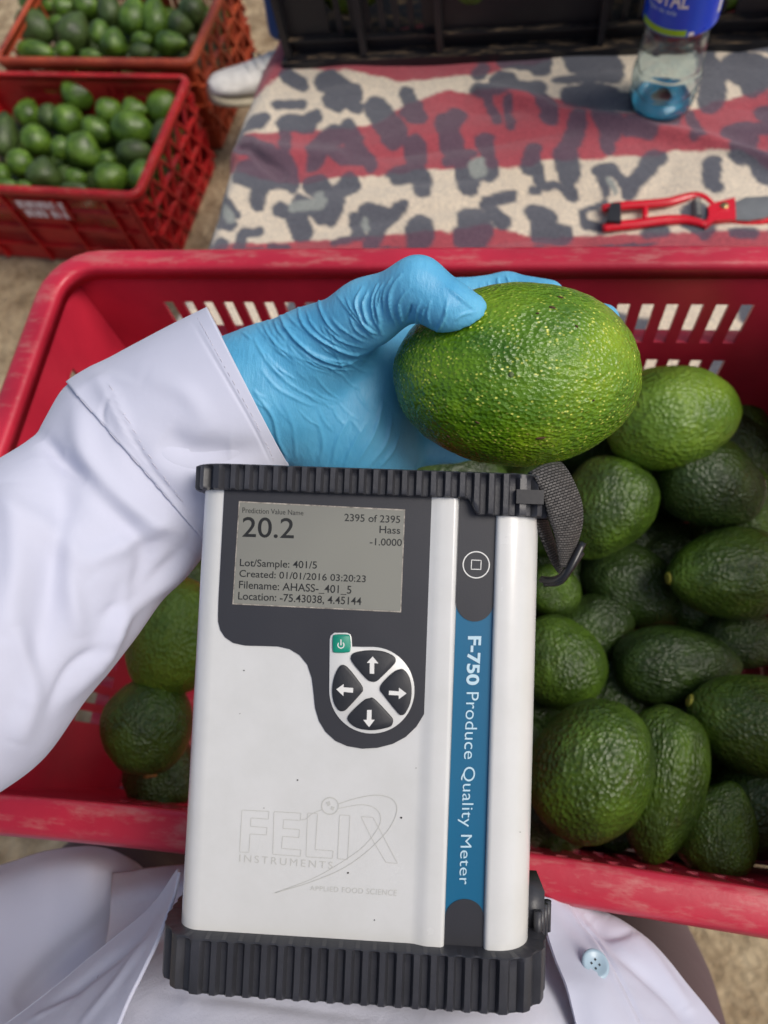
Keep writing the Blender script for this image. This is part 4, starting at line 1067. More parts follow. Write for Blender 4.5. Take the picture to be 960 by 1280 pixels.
for L, wd, h in (([(590, 90), (560, 140), (555, 200), (575, 260)], 1.6, .0011), ([(530, 120), (510, 170), (515, 230), (525, 290)], 1.5, .0011), ([(480, 150), (465, 190), (480, 250), (500, 290)], 1.4, .0008),
                 ([(620, 130), (585, 180), (590, 230), (600, 260)], 1.4, .0009), ([(560, 100), (535, 150), (535, 220)], 1.2, .0008), ([(625, 190), (612, 240)], 1.6, -.0010), ([(745, 175), (735, 230), (708, 280)], 1.8, .0011),
                 ([(745, 130), (790, 170), (830, 200)], 1.6, .0008), ([(660, 250), (665, 205), (690, 180)], 1.4, .0006), ([(770, 240), (800, 220), (840, 215)], 1.8, .0004), ([(655, 170), (640, 220), (645, 260)], 1.3, .0006),
                 ([(420, 230), (440, 270), (480, 300)], 1.4, .0007), ([(690, 170), (680, 220), (690, 265)], 1.3, .0006),
                 ([(100, 480), (160, 560), (180, 640), (210, 700)], 2.2, .0008), ([(200, 520), (230, 600), (240, 700)], 2.5, .0005), ([(420, 560), (380, 640), (360, 720)], 3, .0005), ([(470, 590), (430, 660), (400, 730)], 2.6, .0005),
                 ([(530, 520), (500, 620), (440, 720)], 3, .0006), ([(560, 560), (540, 650), (480, 730)], 2.6, .0006), ([(585, 620), (560, 680), (520, 730)], 2.4, .0006), ([(140, 350), (180, 420), (260, 480), (360, 520)], 1.8, .0004),
                 ([(120, 400), (180, 470), (280, 520)], 1.8, .0004), ([(300, 560), (330, 640), (320, 720)], 3, .0005), ([(853, 125), (857, 160)], 1.3, .0006), ([(912, 100), (917, 145)], 1.6, .0010), ([(940, 92), (955, 130)], 1.5, .0008), ([(880, 110), (884, 150)], 1.2, .0005)):
    wrk(L, wd, h, g6)
rw = random.Random(3)
for i in range(46):                       # finer net of stretch lines over the wrist and the thumb ball
    x, y = rw.uniform(90, 470), rw.uniform(200, 560); l_ = rw.uniform(40, 130); a = math.radians(rw.uniform(25, 62)); 
    wrk([(x, y), (x + l_ * .5 * math.cos(a + .15), y + l_ * .5 * math.sin(a + .15)), (x + l_ * math.cos(a), y + l_ * math.sin(a))], rw.uniform(1.0, 1.5), rw.uniform(.0002, .0004), g6)
Vd = strokes(Vh, Nh, pxh, wr); Vd = np.where(front[:, None], Vd, Vh)
cen = Vh.mean(0)
if ((Nh * (Vh - cen)).sum(1)).mean() < 0:
    Fh = Fh[:, ::-1]; Nh = -Nh; front = (Nh @ -CF) > -.15; Vd = strokes(Vh, Nh, pxh, wr); Vd = np.where(front[:, None], Vd, Vh)
wearer = thing('person', 'person in white coat and blue glove seen from above, holding up the avocado', 'person', loc=(0, -.25, 0))
gl = part('gloved_hand', Vd, Fh, M['glove'], wearer); keep(gl, wearer)

# ---- sleeve: loft through left/right outline points
st = [((262, 391), (358, 581), .305), ((208, 418), (342, 612), .308), ((150, 449), (312, 650), .310), ((86, 486), (262, 688), .310), ((46, 545), (214, 735), .303), ((0, 577), (166, 800), .296), ((-60, 612), (108, 870), .288),
      ((-130, 655), (52, 948), .280), ((-210, 720), (-30, 1010), .272), ((-310, 800), (-120, 1085), .262), ((-440, 900), (-230, 1190), .25), ((-600, 1080), (-360, 1330), .235)]
_e = P(-360, 1330, .235) - P(-600, 1080, .235); _e /= np.linalg.norm(_e)
for _c, _r in (((-.265, -.165, 1.235), .052), ((-.215, -.225, 1.275), .060)):
    st.append((np.array(_c) - _e * _r, np.array(_c) + _e * _r, 0))
def loft(stations, n, m, depth_k=.42, shrink=1.0):
    Lp = catmull([P(*a, d) if len(np.shape(a)) and len(a) == 2 else np.array(a) for a, b, d in stations], n); Rp = catmull([P(*b, d) if len(b) == 2 else np.array(b) for a, b, d in stations], n)
    V = []
    for i in range(n):
        a = Lp[i]; b = Rp[i]; c = (a + b) / 2; h_ = (b - a) / 2; r_ = np.linalg.norm(h_)
        vd = c - CAM_O; vd /= np.linalg.norm(vd)
        zz = vd - (vd @ h_) / (r_ * r_) * h_; zz /= np.linalg.norm(zz); 
        for k in range(m):
            q = 2 * math.pi * k / m; V.append(c + shrink * (math.cos(q) * h_ - math.sin(q) * zz * r_ * depth_k * 2))
    return np.array(V)
SN, SM = 300, 260
Vs = loft(st, SN, SM, .40)
Fs = np.array(grid_faces(SN, SM, False, True))
Ns = vnormals(Vs, Fs)
if (Ns @ -CF)[(Vs - Vs.mean(0)) @ -CF > .02].mean() < 0: Ns = -Ns; Fs = Fs[:, ::-1]
pxs, _ = proj(Vs)
sl = [([(60, 560), (80, 640), (60, 760), (30, 880)], 17, -.0035), ([(95, 500), (110, 580), (170, 640), (240, 668)], 13, .0032), ([(70, 560), (130, 620), (180, 690), (150, 760)], 12, -.0026), ([(110, 700), (160, 680), (220, 640)], 10, .0020),
      ([(245, 690), (215, 720), (160, 760), (120, 830)], 9, .0030), ([(225, 690), (180, 740), (130, 770)], 7, -.0022), ([(150, 780), (120, 830), (80, 870)], 10, .0018), ([(10, 600), (20, 700), (0, 800)], 16, .0030),
      ([(50, 545), (70, 570), (110, 600)], 8, -.0030), ([(150, 540), (190, 600), (240, 640)], 12, -.0018), ([(20, 780), (40, 860), (20, 930)], 12, .0026), ([(90, 640), (85, 720), (100, 800)], 11, .0024),
      ([(205, 540), (240, 560), (290, 560)], 14, -.0030), ([(120, 470), (150, 520), (160, 560)], 9, .0014), ([(-20, 620), (60, 660), (120, 720)], 14, .0020), ([(60, 880), (90, 830), (140, 800)], 5, -.0012),
      ([(170, 700), (140, 790), (70, 890)], 7, .0012)]
Vs2 = strokes(Vs, Ns, pxs, [(a, b * 1.25, c * 1.15) for a, b, c in sl])
Vs2 += Ns * (.0009 * vnoise(Vs, 15, 3) + .0002 * vnoise(Vs, 60, 4))[:, None]
# the sleeve proper starts under the cuff
k0 = int(SN * 2.1 / (len(st) - 1))
i0 = k0 * SM
part_s = part('sleeve', Vs2[i0:], [tuple(f) for f in (Fs[Fs.min(1) >= i0] - i0)], M['coat'], wearer); keep(part_s, wearer)
# cuff: thicker doubled band, open at the wrist
k1 = int(SN * 3.02 / (len(st) - 1))
outer = Vs2[:k1 * SM] + Ns[:k1 * SM] * .0012
pc, _ = proj(outer)
outer = strokes(outer, Ns[:k1 * SM], pc, [([(86, 488), (100, 525), (140, 580), (200, 640), (236, 664)], 1.6, -.0009), ([(131, 478), (150, 520), (190, 585), (236, 640)], 1.5, -.0009), ([(135, 495), (128, 515), (131, 535)], 2.2, -.0011), ([(92, 484), (108, 525), (150, 580), (205, 632)], 3.2, .0007),
        ([(240, 402), (280, 470), (320, 540), (338, 578)], 1.5, -.0006), ([(190, 560), (250, 575), (330, 560)], 16, -.0022), ([(180, 470), (230, 490), (260, 530)], 14, .0012), ([(90, 490), (130, 470), (170, 480)], 6, .0006)])
inner = Vs2[:k1 * SM] - Ns[:k1 * SM] * .0004
V = np.concatenate([outer, inner]); nO = len(outer)
F = [tuple(f) for f in Fs[Fs.max(1) < nO]] + [tuple(int(i) + nO for i in reversed(f)) for f in Fs[Fs.max(1) < nO]]
for ring in (0, (k1 - 1) * SM):
    for j in range(SM):
        a, b = ring + j, ring + (j + 1) % SM
        F.append((a, b, nO + b, nO + a) if ring else (b, a, nO + a, nO + b))
cf = part('cuff', V, F, M['coat'], wearer); keep(cf, wearer)
# stitches
def stitches(name, line, d, n, parent, ln=.0016, r=.00022):
    q = catmull(line, n * 2); Vv = []
    import bisect
    return q
def surf_point(px, py, V, N, pxa):
    m = np.where((N @ -CF) > .1)[0]; i = m[np.argmin(((pxa[m] - (px, py)) ** 2).sum(1))]; return V[i], N[i]
pxo, _ = proj(outer); No = Ns[:k1 * SM]
bits = []
for line, n_ in (([(247, 398), (288, 470), (326, 540), (342, 575)], 62), ([(92, 497), (112, 540), (152, 592), (206, 640)], 50), ([(138, 482), (158, 522), (196, 585), (232, 630)], 44)):
    q = catmull(line, n_ * 2)
    for i in range(0, len(q) - 1, 2):
        a, na = surf_point(*q[i], outer, No, pxo); b, nb_ = surf_point(*q[i + 1], outer, No, pxo)
        if np.linalg.norm(a - b) < 1e-5: continue
        bits.append(tube([a + na * .00005, (a + b) / 2 + na * .00015, b + nb_ * .00005], .00013, 5))
sti = part('stitching', *join(*bits), M['thread'], wearer, kind='stuff'); keep(sti, wearer)

# ---- coat body pieces
def patch(name, ctrl, n, m, mat, th=.0012, folds=(), noise=.0008, seed=0, nsc=30, label=None, parent=None):
    A_ = catmull(np.array([[P(*p) if len(p) == 3 else np.array(p[1:]) for p in row] for row in ctrl]), n)
    A_ = catmull(A_.transpose(1, 0, 2), m).transpose(1, 0, 2)
    V = A_.reshape(-1, 3); F = np.array(grid_faces(n, m)); N_ = vnormals(V, F)
    if (N_ @ -CF).mean() < 0: N_ = -N_; F = F[:, ::-1]
    px, _ = proj(V); V = strokes(V, N_, px, folds); V = V + N_ * (noise * vnoise(V, nsc, seed) + noise * .3 * vnoise(V, nsc * 3.3, seed + 1))[:, None]
    nV = len(V); VV = np.concatenate([V, V - N_ * th]); FF = [tuple(f) for f in F] + [tuple(int(i) + nV for i in reversed(f)) for f in F]
    ed = [[i for i in range(m)], [(n - 1) * m + i for i in range(m)], [i * m for i in range(n)], [i * m + m - 1 for i in range(n)]]
    for e in ed: FF += [(e[i], e[i + 1], nV + e[i + 1], nV + e[i]) for i in range(len(e) - 1)]
    o = part(name, VV, FF, M[mat], parent or wearer, label=label); keep(o, parent or wearer); return o
patch('shirt_front', [[(140, 1090, .42), (260, 1080, .40), (450, 1090, .39), (640, 1110, .40), (750, 1120, .47)],
                      [(135, 1160, .345), (260, 1160, .325), (450, 1170, .318), (640, 1190, .322), (760, 1190, .40)],
                      [(120, 1225, .300), (260, 1225, .286), (450, 1240, .280), (640, 1255, .283), (790, 1250, .36)],
                      [(100, 1290, .285), (260, 1285, .270), (450, 1300, .264), (640, 1310, .266), (830, 1310, .34)],
                      [(60, 1400, .270), (260, 1400, .250), (450, 1400, .242), (640, 1410, .246), (880, 1410, .32)]], 150, 220, 'fuzzy', .002, [([(200, 1240), (330, 1252), (480, 1275)], 10, -.0012), ([(700, 1170), (730, 1220), (740, 1290)], 7, -.002)], .0009, 4, 40, label='fleecy white front of the coat under the meter')
patch('coat_flap', [[(221, 1085, .318), (221, 1088, .306), (222, 1090, .290)], [(190, 1130, .322), (205, 1137, .305), (213, 1130, .282)], [(120, 1190, .320), (160, 1190, .296), (194, 1180, .276)],
                    [(30, 1262, .315), (110, 1250, .288), (167, 1236, .270)], [(-60, 1330, .31), (60, 1310, .28), (143, 1292, .264)], [(-140, 1400, .305), (0, 1380, .275), (110, 1370, .258)]], 160, 70, 'coat', .0013,
      [([(60, 1262), (120, 1215), (190, 1160)], 6, -.0022), ([(100, 1280), (150, 1220), (200, 1150)], 5, .0012), ([(40, 1275), (90, 1245)], 4, .001)], .0006, 7, 40, label='folded left front edge of the coat')
patch('coat_skirt', [[(-160, 1120, .52), (-60, 1098, .50), (10, 1078, .47), (60, 1062, .455), (120, 1057, .45), (165, 1073, .47), (200, 1110, .52), (226, 1150, .58)],
                     [(-160, 1150, .47), (-60, 1120, .45), (10, 1105, .435), (60, 1090, .425), (120, 1085, .42), (165, 1105, .44), (190, 1140, .50), (215, 1170, .56)],
                     [(-160, 1200, .42), (-60, 1190, .41), (10, 1180, .405), (60, 1170, .405), (120, 1160, .410), (160, 1170, .43), (190, 1190, .48), (215, 1220, .54)],
                     [(-160, 1280, .38), (-60, 1270, .375), (10, 1270, .38), (60, 1270, .395), (120, 1260, .41), (160, 1260, .43), (190, 1270, .47), (215, 1300, .52)],
                     [(-160, 1420, .35), (-60, 1420, .35), (10, 1420, .36), (60, 1420, .38), (120, 1420, .40), (160, 1420, .42), (190, 1420, .45), (215, 1420, .50)]], 90, 110, 'coat', .0013,
      [([(20, 1260), (90, 1190), (180, 1130)], 18, -.006)], .002, 9, 12, label='left skirt of the coat hanging by the crate')
patch('coat_placket', [[(672, 1118, .345), (700, 1124, .350), (722, 1128, .357), (735, 1131, .362)], [(681, 1150, .330), (712, 1158, .335), (742, 1158, .345), (775, 1152, .356)], [(692, 1190, .315), (728, 1195, .318), (768, 1190, .330), (818, 1182, .350)],
                       [(708, 1232, .300), (748, 1235, .303), (795, 1232, .318), (860, 1230, .340)], [(722, 1290, .288), (770, 1290, .290), (830, 1290, .305), (905, 1288, .33)], [(735, 1370, .275), (800, 1370, .278), (870, 1370, .29), (960, 1370, .315)]], 150, 110, 'coat', .0014,
      [([(712, 1125), (730, 1155), (752, 1180), (790, 1250), (812, 1300)], 2.0, -.0014), ([(705, 1125), (722, 1155), (744, 1182), (782, 1252), (804, 1300)], 4, .0012), ([(740, 1150), (775, 1190), (840, 1250), (870, 1300)], 8, -.0026), ([(760, 1145), (810, 1190), (860, 1260)], 7, .0022),
       ([(730, 1140), (760, 1165), (790, 1170)], 5, -.0016)], .0007, 12, 40, label='right front placket of the coat with a button')
pl_v = np.array([v.co[:] for v in bpy.data.objects['coat_placket'].data.vertices]); pl_p, _d = proj(pl_v)
bi = np.argsort(((pl_p - (743, 1206)) ** 2).sum(1))[:12]; bp = pl_v[bi][np.argmin(_d[bi])]; nB = (CAM_O - bp); nB /= np.linalg.norm(nB)
bx = CR * .62 + -CD * -.78; bx -= bx @ nB * nB; bx /= np.linalg.norm(bx); by = np.cross(nB, bx)
nB2 = nB * .9 + by * .45; nB2 /= np.linalg.norm(nB2); by = np.cross(nB2, bx)
bV, bF = lathe([(.0001, .0002), (.0032, .0002), (.0044, .0010), (.0056, .0010), (.0060, .0002), (.0057, -.0008), (.0001, -.0008)], 36)
M['button'] = plain('pearly_button', 'a3bac9', .32, vary=.03, Coat__Weight=.2)
bo = part('button', bV, bF, M['button'], wearer); keep(bo, wearer); bo.matrix_world = Matrix([[bx[i], by[i], nB2[i], bp[i] + nB2[i] * .0018] for i in range(3)] + [[0, 0, 0, 1]])
for dxy in ((-.0012, -.0012), (.0012, .0012), (-.0012, .0012), (.0012, -.0012)):
    h_ = part('thread_hole', *box(dxy[0] - .0004, dxy[0] + .0004, dxy[1] - .0004, dxy[1] + .0004, .0001, .0004), M['key'], bo, False)
# trouser legs and upper body, mostly out of frame
for q, lb in (([P(800, 1420, .42), P(785, 1260, .56), P(745, 1110, .72), np.array([.17, .0, .35]), np.array([.17, -.02, .08])], None), ([P(150, 1420, .42), P(165, 1260, .56), P(165, 1110, .72), np.array([-.17, .0, .35]), np.array([-.17, -.02, .08])], None)):
    tp = catmull(q, 40); V, F = tube(tp, np.interp(np.arange(40), [0, 12, 22, 32, 39], [.060, .066, .074, .075, .08]), 40)
    V = np.array(V); V = V + vnormals(V, [f for f in F if len(f) == 4]) * (.004 * vnoise(V, 14, 2))[:, None]
    o = part('trouser_leg', V, F, M['trouser'], wearer); keep(o, wearer)
torso_prof = [(.40, .75, .135, -.21), (.40, .95, .15, -.215), (.40, 1.10, .16, -.215), (.40, 1.25, .165, -.235), (.40, 1.42, .17, -.27), (.40, 1.55, .13, -.29), (.40, 1.62, .07, -.29)]
V = []
for _, z, ry, yc in torso_prof:
    rx = {.75: .19, .95: .18, 1.10: .18, 1.25: .20, 1.42: .21, 1.55: .15, 1.62: .07}[z]
    for k in range(48):
        a = 2 * math.pi * k / 48; V.append((rx * math.cos(a), yc - .03 + ry * .8 * math.sin(a), z))
V = np.array(V); V = V + vnormals(V, grid_faces(7, 48, False, True)) * (.008 * vnoise(V, 8, 5))[:, None]
F = grid_faces(7, 48, False, True) + [tuple(range(48))[::-1], tuple(6 * 48 + k for k in range(48))]
o = part('coat_back', V, F, M['coat'], wearer); keep(o, wearer)

# ================================================================== SECOND PERSON (foot and lower leg)
p2 = thing('person', 'person in white sneaker and blue jeans stepping by, only one foot in view', 'person', loc=tuple(PZ(300, 110, 0)))
SD = 1.80
def sP(x, y, d=SD): return P(x, y, d)
# shoe in its own frame: x along the foot (toe +), z up
toe = sP(262, 120, 1.80); heel = sP(388, 112, 1.90); fx = toe - heel; Lf = np.linalg.norm(fx); fx /= Lf
fz = np.array([0, 0, 1.]) - fx[2] * fx; fz /= np.linalg.norm(fz); fy = np.cross(fz, fx)
def shoe_ring(s, wd, h0, h1, n=28):
    out = []
    for k in range(n):
        a = 2 * math.pi * k / n; c, s_ = math.cos(a), math.sin(a)
        yy = wd * math.copysign(abs(c) ** .8, c); zz = (h0 + h1) / 2 + (h1 - h0) / 2 * math.copysign(abs(s_) ** (.7 if s_ < 0 else 1), s_)
        out.append(heel + fx * s + fy * yy + fz * zz)
    return out
ups = [(-.002, .018, .012, .075), (.01, .032, .012, .095), (.05, .038, .012, .105), (.09, .040, .012, .098), (.13, .043, .012, .080), (.17, .047, .012, .062), (.21, .047, .012, .050), (.245, .038, .012, .042), (.265, .018, .012, .030)]
k_ = Lf / .265
V = []; [V.extend(shoe_ring(s * k_, w_, a, b)) for s, w_, a, b in catmull(ups, 24)]
n_ = 28; F = [tuple(f) for f in grid_faces(24, n_, False, True)] + [tuple(range(n_))[::-1], tuple(23 * n_ + k for k in range(n_))]
sh = part('shoe', V, F, plain('white_leather', 'd8d4cc', .5, .2, 200), p2); keep(sh, p2)
sole = []; [sole.extend(shoe_ring(s * k_, w_ + .004, -.012, .018)) for s, w_, a, b in catmull(ups, 24)]
so = part('sole', sole, F, plain('cream_rubber_sole', 'b0a68e', .7, .2, 100), sh)
bits = []
for s in (.11, .125):
    pts = [heel + fx * (s * k_ + .02 * f) + fy * (-.0445 if True else 0) * math.cos(f * 1.2 - .6) + fz * (.02 + .055 * f) for f in np.linspace(0, 1, 6)]
    bits.append(tube(pts, .0035, 6))
    pts = [heel + fx * (s * k_ + .02 * f) + fy * .0445 * math.cos(f * 1.2 - .6) + fz * (.02 + .055 * f) for f in np.linspace(0, 1, 6)]
    bits.append(tube(pts, .0035, 6))
[part('stripe', *b_, M['key'], sh) for b_ in bits]
lc = []
for s in np.linspace(.09, .17, 5):
    hgt = np.interp(s, [.09, .13, .17], [.098, .080, .062]); lc.append(tube([heel + fx * s * k_ + fy * y_ + fz * (hgt + .004 - abs(y_) * .35) for y_ in np.linspace(-.022, .022, 6)], .0028, 6))
part('shoelace', *join(*lc), plain('white_lace', 'c8c6c0', .8), sh)
an = heel + fx * .045 + fz * .09
skV, skF = tube(catmull([an - fz * .02, an + np.array([0, .0, .05]), an + np.array([.01, .02, .12])], 10), [.034] * 10, 20)
ankle = part('leg', skV, skF, plain('sock_dark', '1f2024', .9), p2); keep(ankle, p2)
jp = catmull([an + np.array([.0, .0, .06]), an + np.array([.02, .01, .20]), an + np.array([.04, .05, .42]), an + np.array([.06, .12, .62])], 24)
V, F = tube(jp, np.linspace(.052, .078, 24), 28); V = np.array(V); V = V + vnormals(V, [f for f in F if len(f) == 4]) * (.005 * vnoise(V, 16, 8))[:, None]
je = part('trouser_leg', V, F, M['jeans'], p2); keep(je, p2)

# ================================================================== BLACK CRATE ON THE BLANKET
c0 = PZ(352, 84, CLZ); c1 = PZ(966, 58, CLZ)
e_ = (c1 - c0); Lb = np.linalg.norm(e_); e_ /= Lb; nyb = np.array([-e_[1], e_[0], 0])
HB = .27; bw = max(.62, Lb * 1.02)
ctr = c0 + e_ * bw / 2 + nyb * .20 + np.array([0, 0, HB])
yawb = math.atan2(e_[1], e_[0])
bc = thing('harvest_crate', 'black plastic crate with dusty ledges standing on the spotted blanket', 'crate', group='plastic harvest crates', rot=Matrix.Translation(Vector(ctr)) @ Matrix.Rotation(yawb, 4, 'Z'))
def slotsb(L):
    out = []; n = int((L - .10) / .019); s0 = (L - n * .019) / 2
    for i in range(n):
        a = s0 + i * .019
        if abs(a - L * .5) < .095 or min(abs(a - L * .335 + .0), abs(a - L * .665)) < .014: continue
        for h0, h1 in ((.04, .13), (.145, .235)): out.append((a, a + .011, h0, h1))
    return out
build_crate(bc, M['black'], bw - .02, .38, HB, slotsb, slotsb, draft=.004, rim_w=.012, lip=.03, rcorner=.02)
led = [box(-bw / 2 + .006, bw / 2 - .006, -.212, -.190, -HB, -HB + .014), box(-bw / 2 + .006, bw / 2 - .006, .190, .206, -HB, -HB + .014)]
for f in (-.5, -.33, -.165, .165, .33, .5):
    x = f * (bw - .03); led.append(box(x - .004, x + .004, -.2075, -.189, -HB + .0145, -.03))
part('ledge', *join(*led), M['black'], bc, False)
# torn grey paper label
lab = [(-.085, -.012), (-.08, -.09), (-.062, -.112), (-.04, -.118), (-.015, -.112), (.02, -.135), (.05, -.14), (.072, -.12), (.085, -.085), (.09, -.012)]
lm = prism([(x, z) for x, z in smooth_closed([(a, b - .04) for a, b in lab], 4)], 0, .0006)
part('paper_label', [(x, -.1945 - .0035 - z, y) for x, y, z in lm[0]], lm[1], plain('dirty_paper', '6d6a68', .9, .3, 60, .25, 40), bc, False)
for i in range(22):
    p = np.array(bc.matrix_world @ Vector((-bw / 2 + .055 + (i % 11) * (bw - .1) / 10.5, -.145 + .085 * (i // 11), -HB + .055 + rr.uniform(0, .08))))
    avocado(p, .096, .07, rr.uniform(0, 180), rr.uniform(-.5, .5), rr.choice(['avo_bright', 'avo_far']), rr.randrange(4), 'avocado glimpsed through the slots of the black crate', 'avocados inside the black crate', far=True)

# ================================================================== WATER BOTTLE
b0_ = PZ(824, 134, CLZ + .002); Rb = .037
bot = thing('water_bottle', 'clear plastic water bottle with a blue label standing on the blanket', 'bottle', loc=tuple(b0_))
t = NT('clear_bottle_plastic'); 
M['pet'] = t.out((.84, .95, .98, 1), .05, None, Transmission__Weight=1.0, IOR=1.45)
prof = [(.0001, .010), (.014, .008), (.022, .001), (.028, .000), (.033, .004), (.0365, .012), (.0372, .024), (.0355, .030), (.0372, .036), (.0374, .05), (.0355, .056), (.0373, .063), (.0372, .078), (.0350, .086), (.0340, .095), (.0352, .104), (.0380, .112),
        (.0382, .118), (.0382, .175), (.0380, .181), (.036, .19), (.031, .205), (.022, .222), (.0145, .232), (.0135, .236), (.0135, .250)]
pr = catmull(prof, 110); nL = 72; V = []
for r, z in pr:
    for k in range(nL):
        a = 2 * math.pi * k / nL; lob = 1.0
        if z < .020: lob = 1 - .13 * (1 - z / .020) * (.5 + .5 * math.cos(5 * a)) ; 
        dz_ = .004 * (.5 + .5 * math.cos(5 * a)) * max(0, 1 - z / .016) * (r > .012)
        dent = .0011 * math.sin(6 * a + z * 90) * (1 if .02 < z < .10 else 0)
        V.append(((r * lob + dent) * math.cos(a), (r * lob + dent) * math.sin(a), z + dz_))
Fo = [tuple(f) for f in grid_faces(110, nL, False, True)]
nv_ = len(V); Vi = [(x * (1 - .0007 / max(.004, math.hypot(x, y))), y * (1 - .0007 / max(.004, math.hypot(x, y))), z + .0004) for x, y, z in V]
part('bottle_shell', V + Vi, Fo + [tuple(int(i) + nv_ for i in reversed(f)) for f in Fo] + [((109 * nL + k), (109 * nL + (k + 1) % nL), nv_ + 109 * nL + (k + 1) % nL, nv_ + 109 * nL + k) for k in range(nL)], M['pet'], bot)
M['teal_plastic'] = plain('teal_base_tint', '3f9fc0', .15, vary=.1)
bfv, bff = lathe(catmull([(.0115, .0125), (.016, .0108), (.022, .0056), (.0278, .0036), (.0318, .0062), (.034, .0112), (.0332, .0118), (.0300, .0085), (.0250, .0085), (.0170, .0125), (.0115, .0140)], 30), 40, False)
part('base_foot', bfv, bff, M['teal_plastic'], bot)
lr = .0388
M['label_blue'] = plain('blue_bottle_label', '0a46c8', .3, vary=.04); M['label_green'] = plain('green_label_band', '8cbc14', .3, vary=.05)
V = [(lr * math.cos(2 * math.pi * k / 72), lr * math.sin(2 * math.pi * k / 72), z) for z in (.112, .140, .182) for k in range(72)]
lbl = part('label', V, [tuple(reversed(f)) for f in grid_faces(3, 72, False, True)], M['label_blue'], bot)
view_az = math.atan2(CAM_O[1] - b0_[1], CAM_O[0] - b0_[0])
def cyl_pt(s, z, r): a = view_az + s / lr; return (r * math.cos(a), r * math.sin(a), z)
sg = np.linspace(-.046, .010, 24)
part('green_band', [cyl_pt(s, z, lr + .0003) for s in sg for z in (.113, .1195)], [tuple(f) for f in grid_faces(24, 2)], M['label_green'], lbl)
def cyl_text(body_, s0, s1, z0, z1, mat, bold=0.):
    V, F = text_mesh(body_, 1, bold=bold); mn, mx = V.min(0), V.max(0)
    V = [cyl_pt(s0 + (s1 - s0) * (v[0] - mn[0]) / (mx[0] - mn[0]), z0 + (z1 - z0) * (v[1] - mn[1]) / (mx[1] - mn[1]), lr + .0004) for v in V]
    part('lettering', V, F, M[mat], lbl, False)
cyl_text('CRISTAL', -.052, .006, .141, .158, 'print', .02)
cyl_text('Agua de vida', -.040, -.004, .1325, .1385, 'print2')
part('white_tab', [cyl_pt(s, z, lr + .0003) for s, z in ((.0125, .1125), (.018, .1125), (.018, .1165), (.0125, .1165))], [(0, 1, 2, 3)], M['print'], lbl, False)
part('white_tab', [cyl_pt(s, z, lr + .0003) for s, z in ((.044, .125), (.049, .125), (.049, .178), (.044, .178))], [(0, 1, 2, 3)], M['print'], lbl, False)
V, F = lathe([(.0001, .266), (.0150, .266), (.0160, .264), (.0160, .244), (.0150, .243), (.0001, .243)], 40)
part('cap', V, F, M['label_blue'], bot)

# ================================================================== PRUNERS
kp = lambda x, y: (720 + x / 4, 220 + y / 4)
prz = CLZ + .012
def pz(L, h=0.0): return [PZ(*kp(x, y), prz + h) for x, y in L]
c = PZ(860, 265, CLZ)
prn = thing('pruning_shears', 'red handled pruning shears with steel blade lying on the blanket', 'pruning shears', loc=tuple(c))
M['pr_red'] = plain('glossy_red_grip', 'd40a22', .25, vary=.06, Coat__Weight=.4); M['steel'] = plain('steel', '8f908c', .32, .1, 300, Metallic=.6); M['brass'] = plain('brass_bolt', 'b09a6a', .3, Metallic=.8)
def bent(L, rad, mat, name, parent=prn, flat=.75, n=30, h=0.):
    q = catmull(pz(L, h), n); r_ = np.interp(np.linspace(0, 1, n), np.linspace(0, 1, len(rad)), rad) * 1.3
    o = part(name, *tube(q, r_, 14, True, flat, up=(0, 0, 1)), M[mat], parent)
    if parent is prn: keep(o, prn)
    return o
u = PZ(*kp(400, 150), prz); v = PZ(*kp(404, 150), prz); pxm = np.linalg.norm(u - v) / 4      # metres per zoom px
bent([(130, 165), (200, 152), (340, 142), (460, 130), (520, 115), (590, 98), (640, 108), (690, 150)], [17 * pxm, 20 * pxm, 20 * pxm, 20 * pxm, 20 * pxm, 17 * pxm, 15 * pxm, 13 * pxm], 'pr_red', 'handle')
bent([(135, 262), (190, 250), (300, 240), (430, 222), (540, 218), (610, 232), (650, 240), (700, 190), (760, 175)], [18 * pxm, 23 * pxm, 22 * pxm, 22 * pxm, 20 * pxm, 17 * pxm, 15 * pxm, 18 * pxm, 20 * pxm], 'pr_red', 'handle')
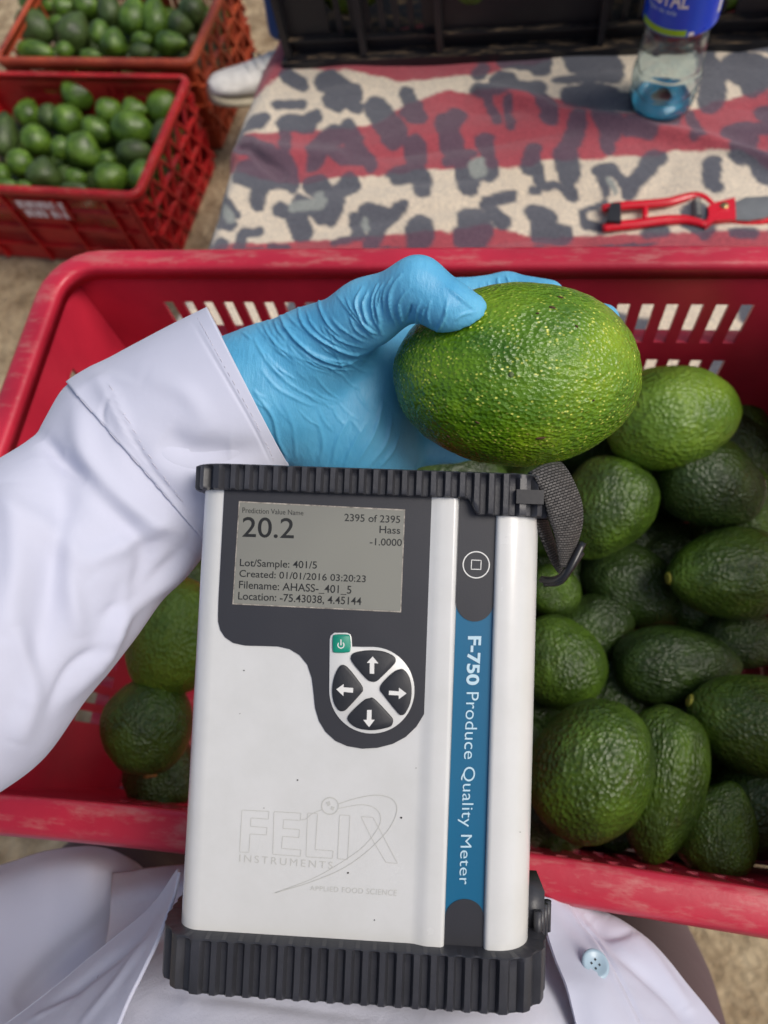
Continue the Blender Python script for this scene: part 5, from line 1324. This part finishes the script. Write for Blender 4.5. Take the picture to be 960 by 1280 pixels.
def plate(L, z0, z1, mat, name):
    top = [PZ(*kp(x, y), prz + z1) for x, y in L]; n = len(L); V = [p + np.array([0, 0, z0 - z1]) for p in top] + top
    F = [(i, (i + 1) % n, n + (i + 1) % n, n + i) for i in range(n)] + [tuple(range(n, 2 * n)), tuple(range(n))[::-1]]
    o = part(name, V, F, M[mat], prn, False); keep(o, prn); return o
plate([(660, 150), (700, 130), (795, 106), (800, 215), (790, 216), (690, 222), (650, 250), (665, 190)], -.003, .0035, 'pr_red', 'blade_holder')
plate([(790, 108), (960, 100), (1060, 100), (1130, 130), (1080, 165), (1000, 190), (930, 212), (860, 222), (800, 218)], -.0012, .0018, 'steel', 'blade')
plate([(700, 218), (800, 216), (860, 224), (930, 216), (1010, 196), (1100, 165), (1140, 150), (1110, 185), (1020, 222), (930, 236), (850, 240), (780, 232)], -.0042, -.0010, 'pr_red', 'anvil_blade')
bent([(345, 140), (345, 215)], [12 * pxm, 12 * pxm], 'pr_red', 'stop_bar', n=6)
stp = plate([(172, 134), (224, 132), (226, 226), (152, 222)], -.004, .009, 'key', 'lock_strap')
q = pz([(742, 148)], .0035)[0]
V, F = lathe([(.0001, .002), (.006, .0018), (.0072, .0004), (.0072, 0)], 20); V = [np.array(a) * (22 * pxm / .0072) + q for a in V]; o = part('pivot_bolt', V, F, M['brass'], prn); keep(o, prn)
sp = []
for a in np.linspace(0, 9 * 2 * math.pi, 120):
    f = a / (9 * 2 * math.pi); ctr_ = np.array(PZ(*kp(600 + 6 * f, 122 + 90 * f), prz)); sp.append(ctr_ + np.array([math.cos(a) * 20 * pxm, 0, math.sin(a) * 22 * pxm]))
o = part('spring', *tube(sp, 3.4 * pxm, 6), M['steel'], prn); keep(o, prn)
tk = []
for i in range(22):
    x = 280 + i * 11; y = 226 - i * .9; a_, b_ = pz([(x, y + 9), (x + 4, y - 9)], 16 * pxm); tk.append(tube([a_, b_], 1.6 * pxm, 5))
o = part('grip_mark', *join(*tk), M['print'], prn); keep(o, prn)
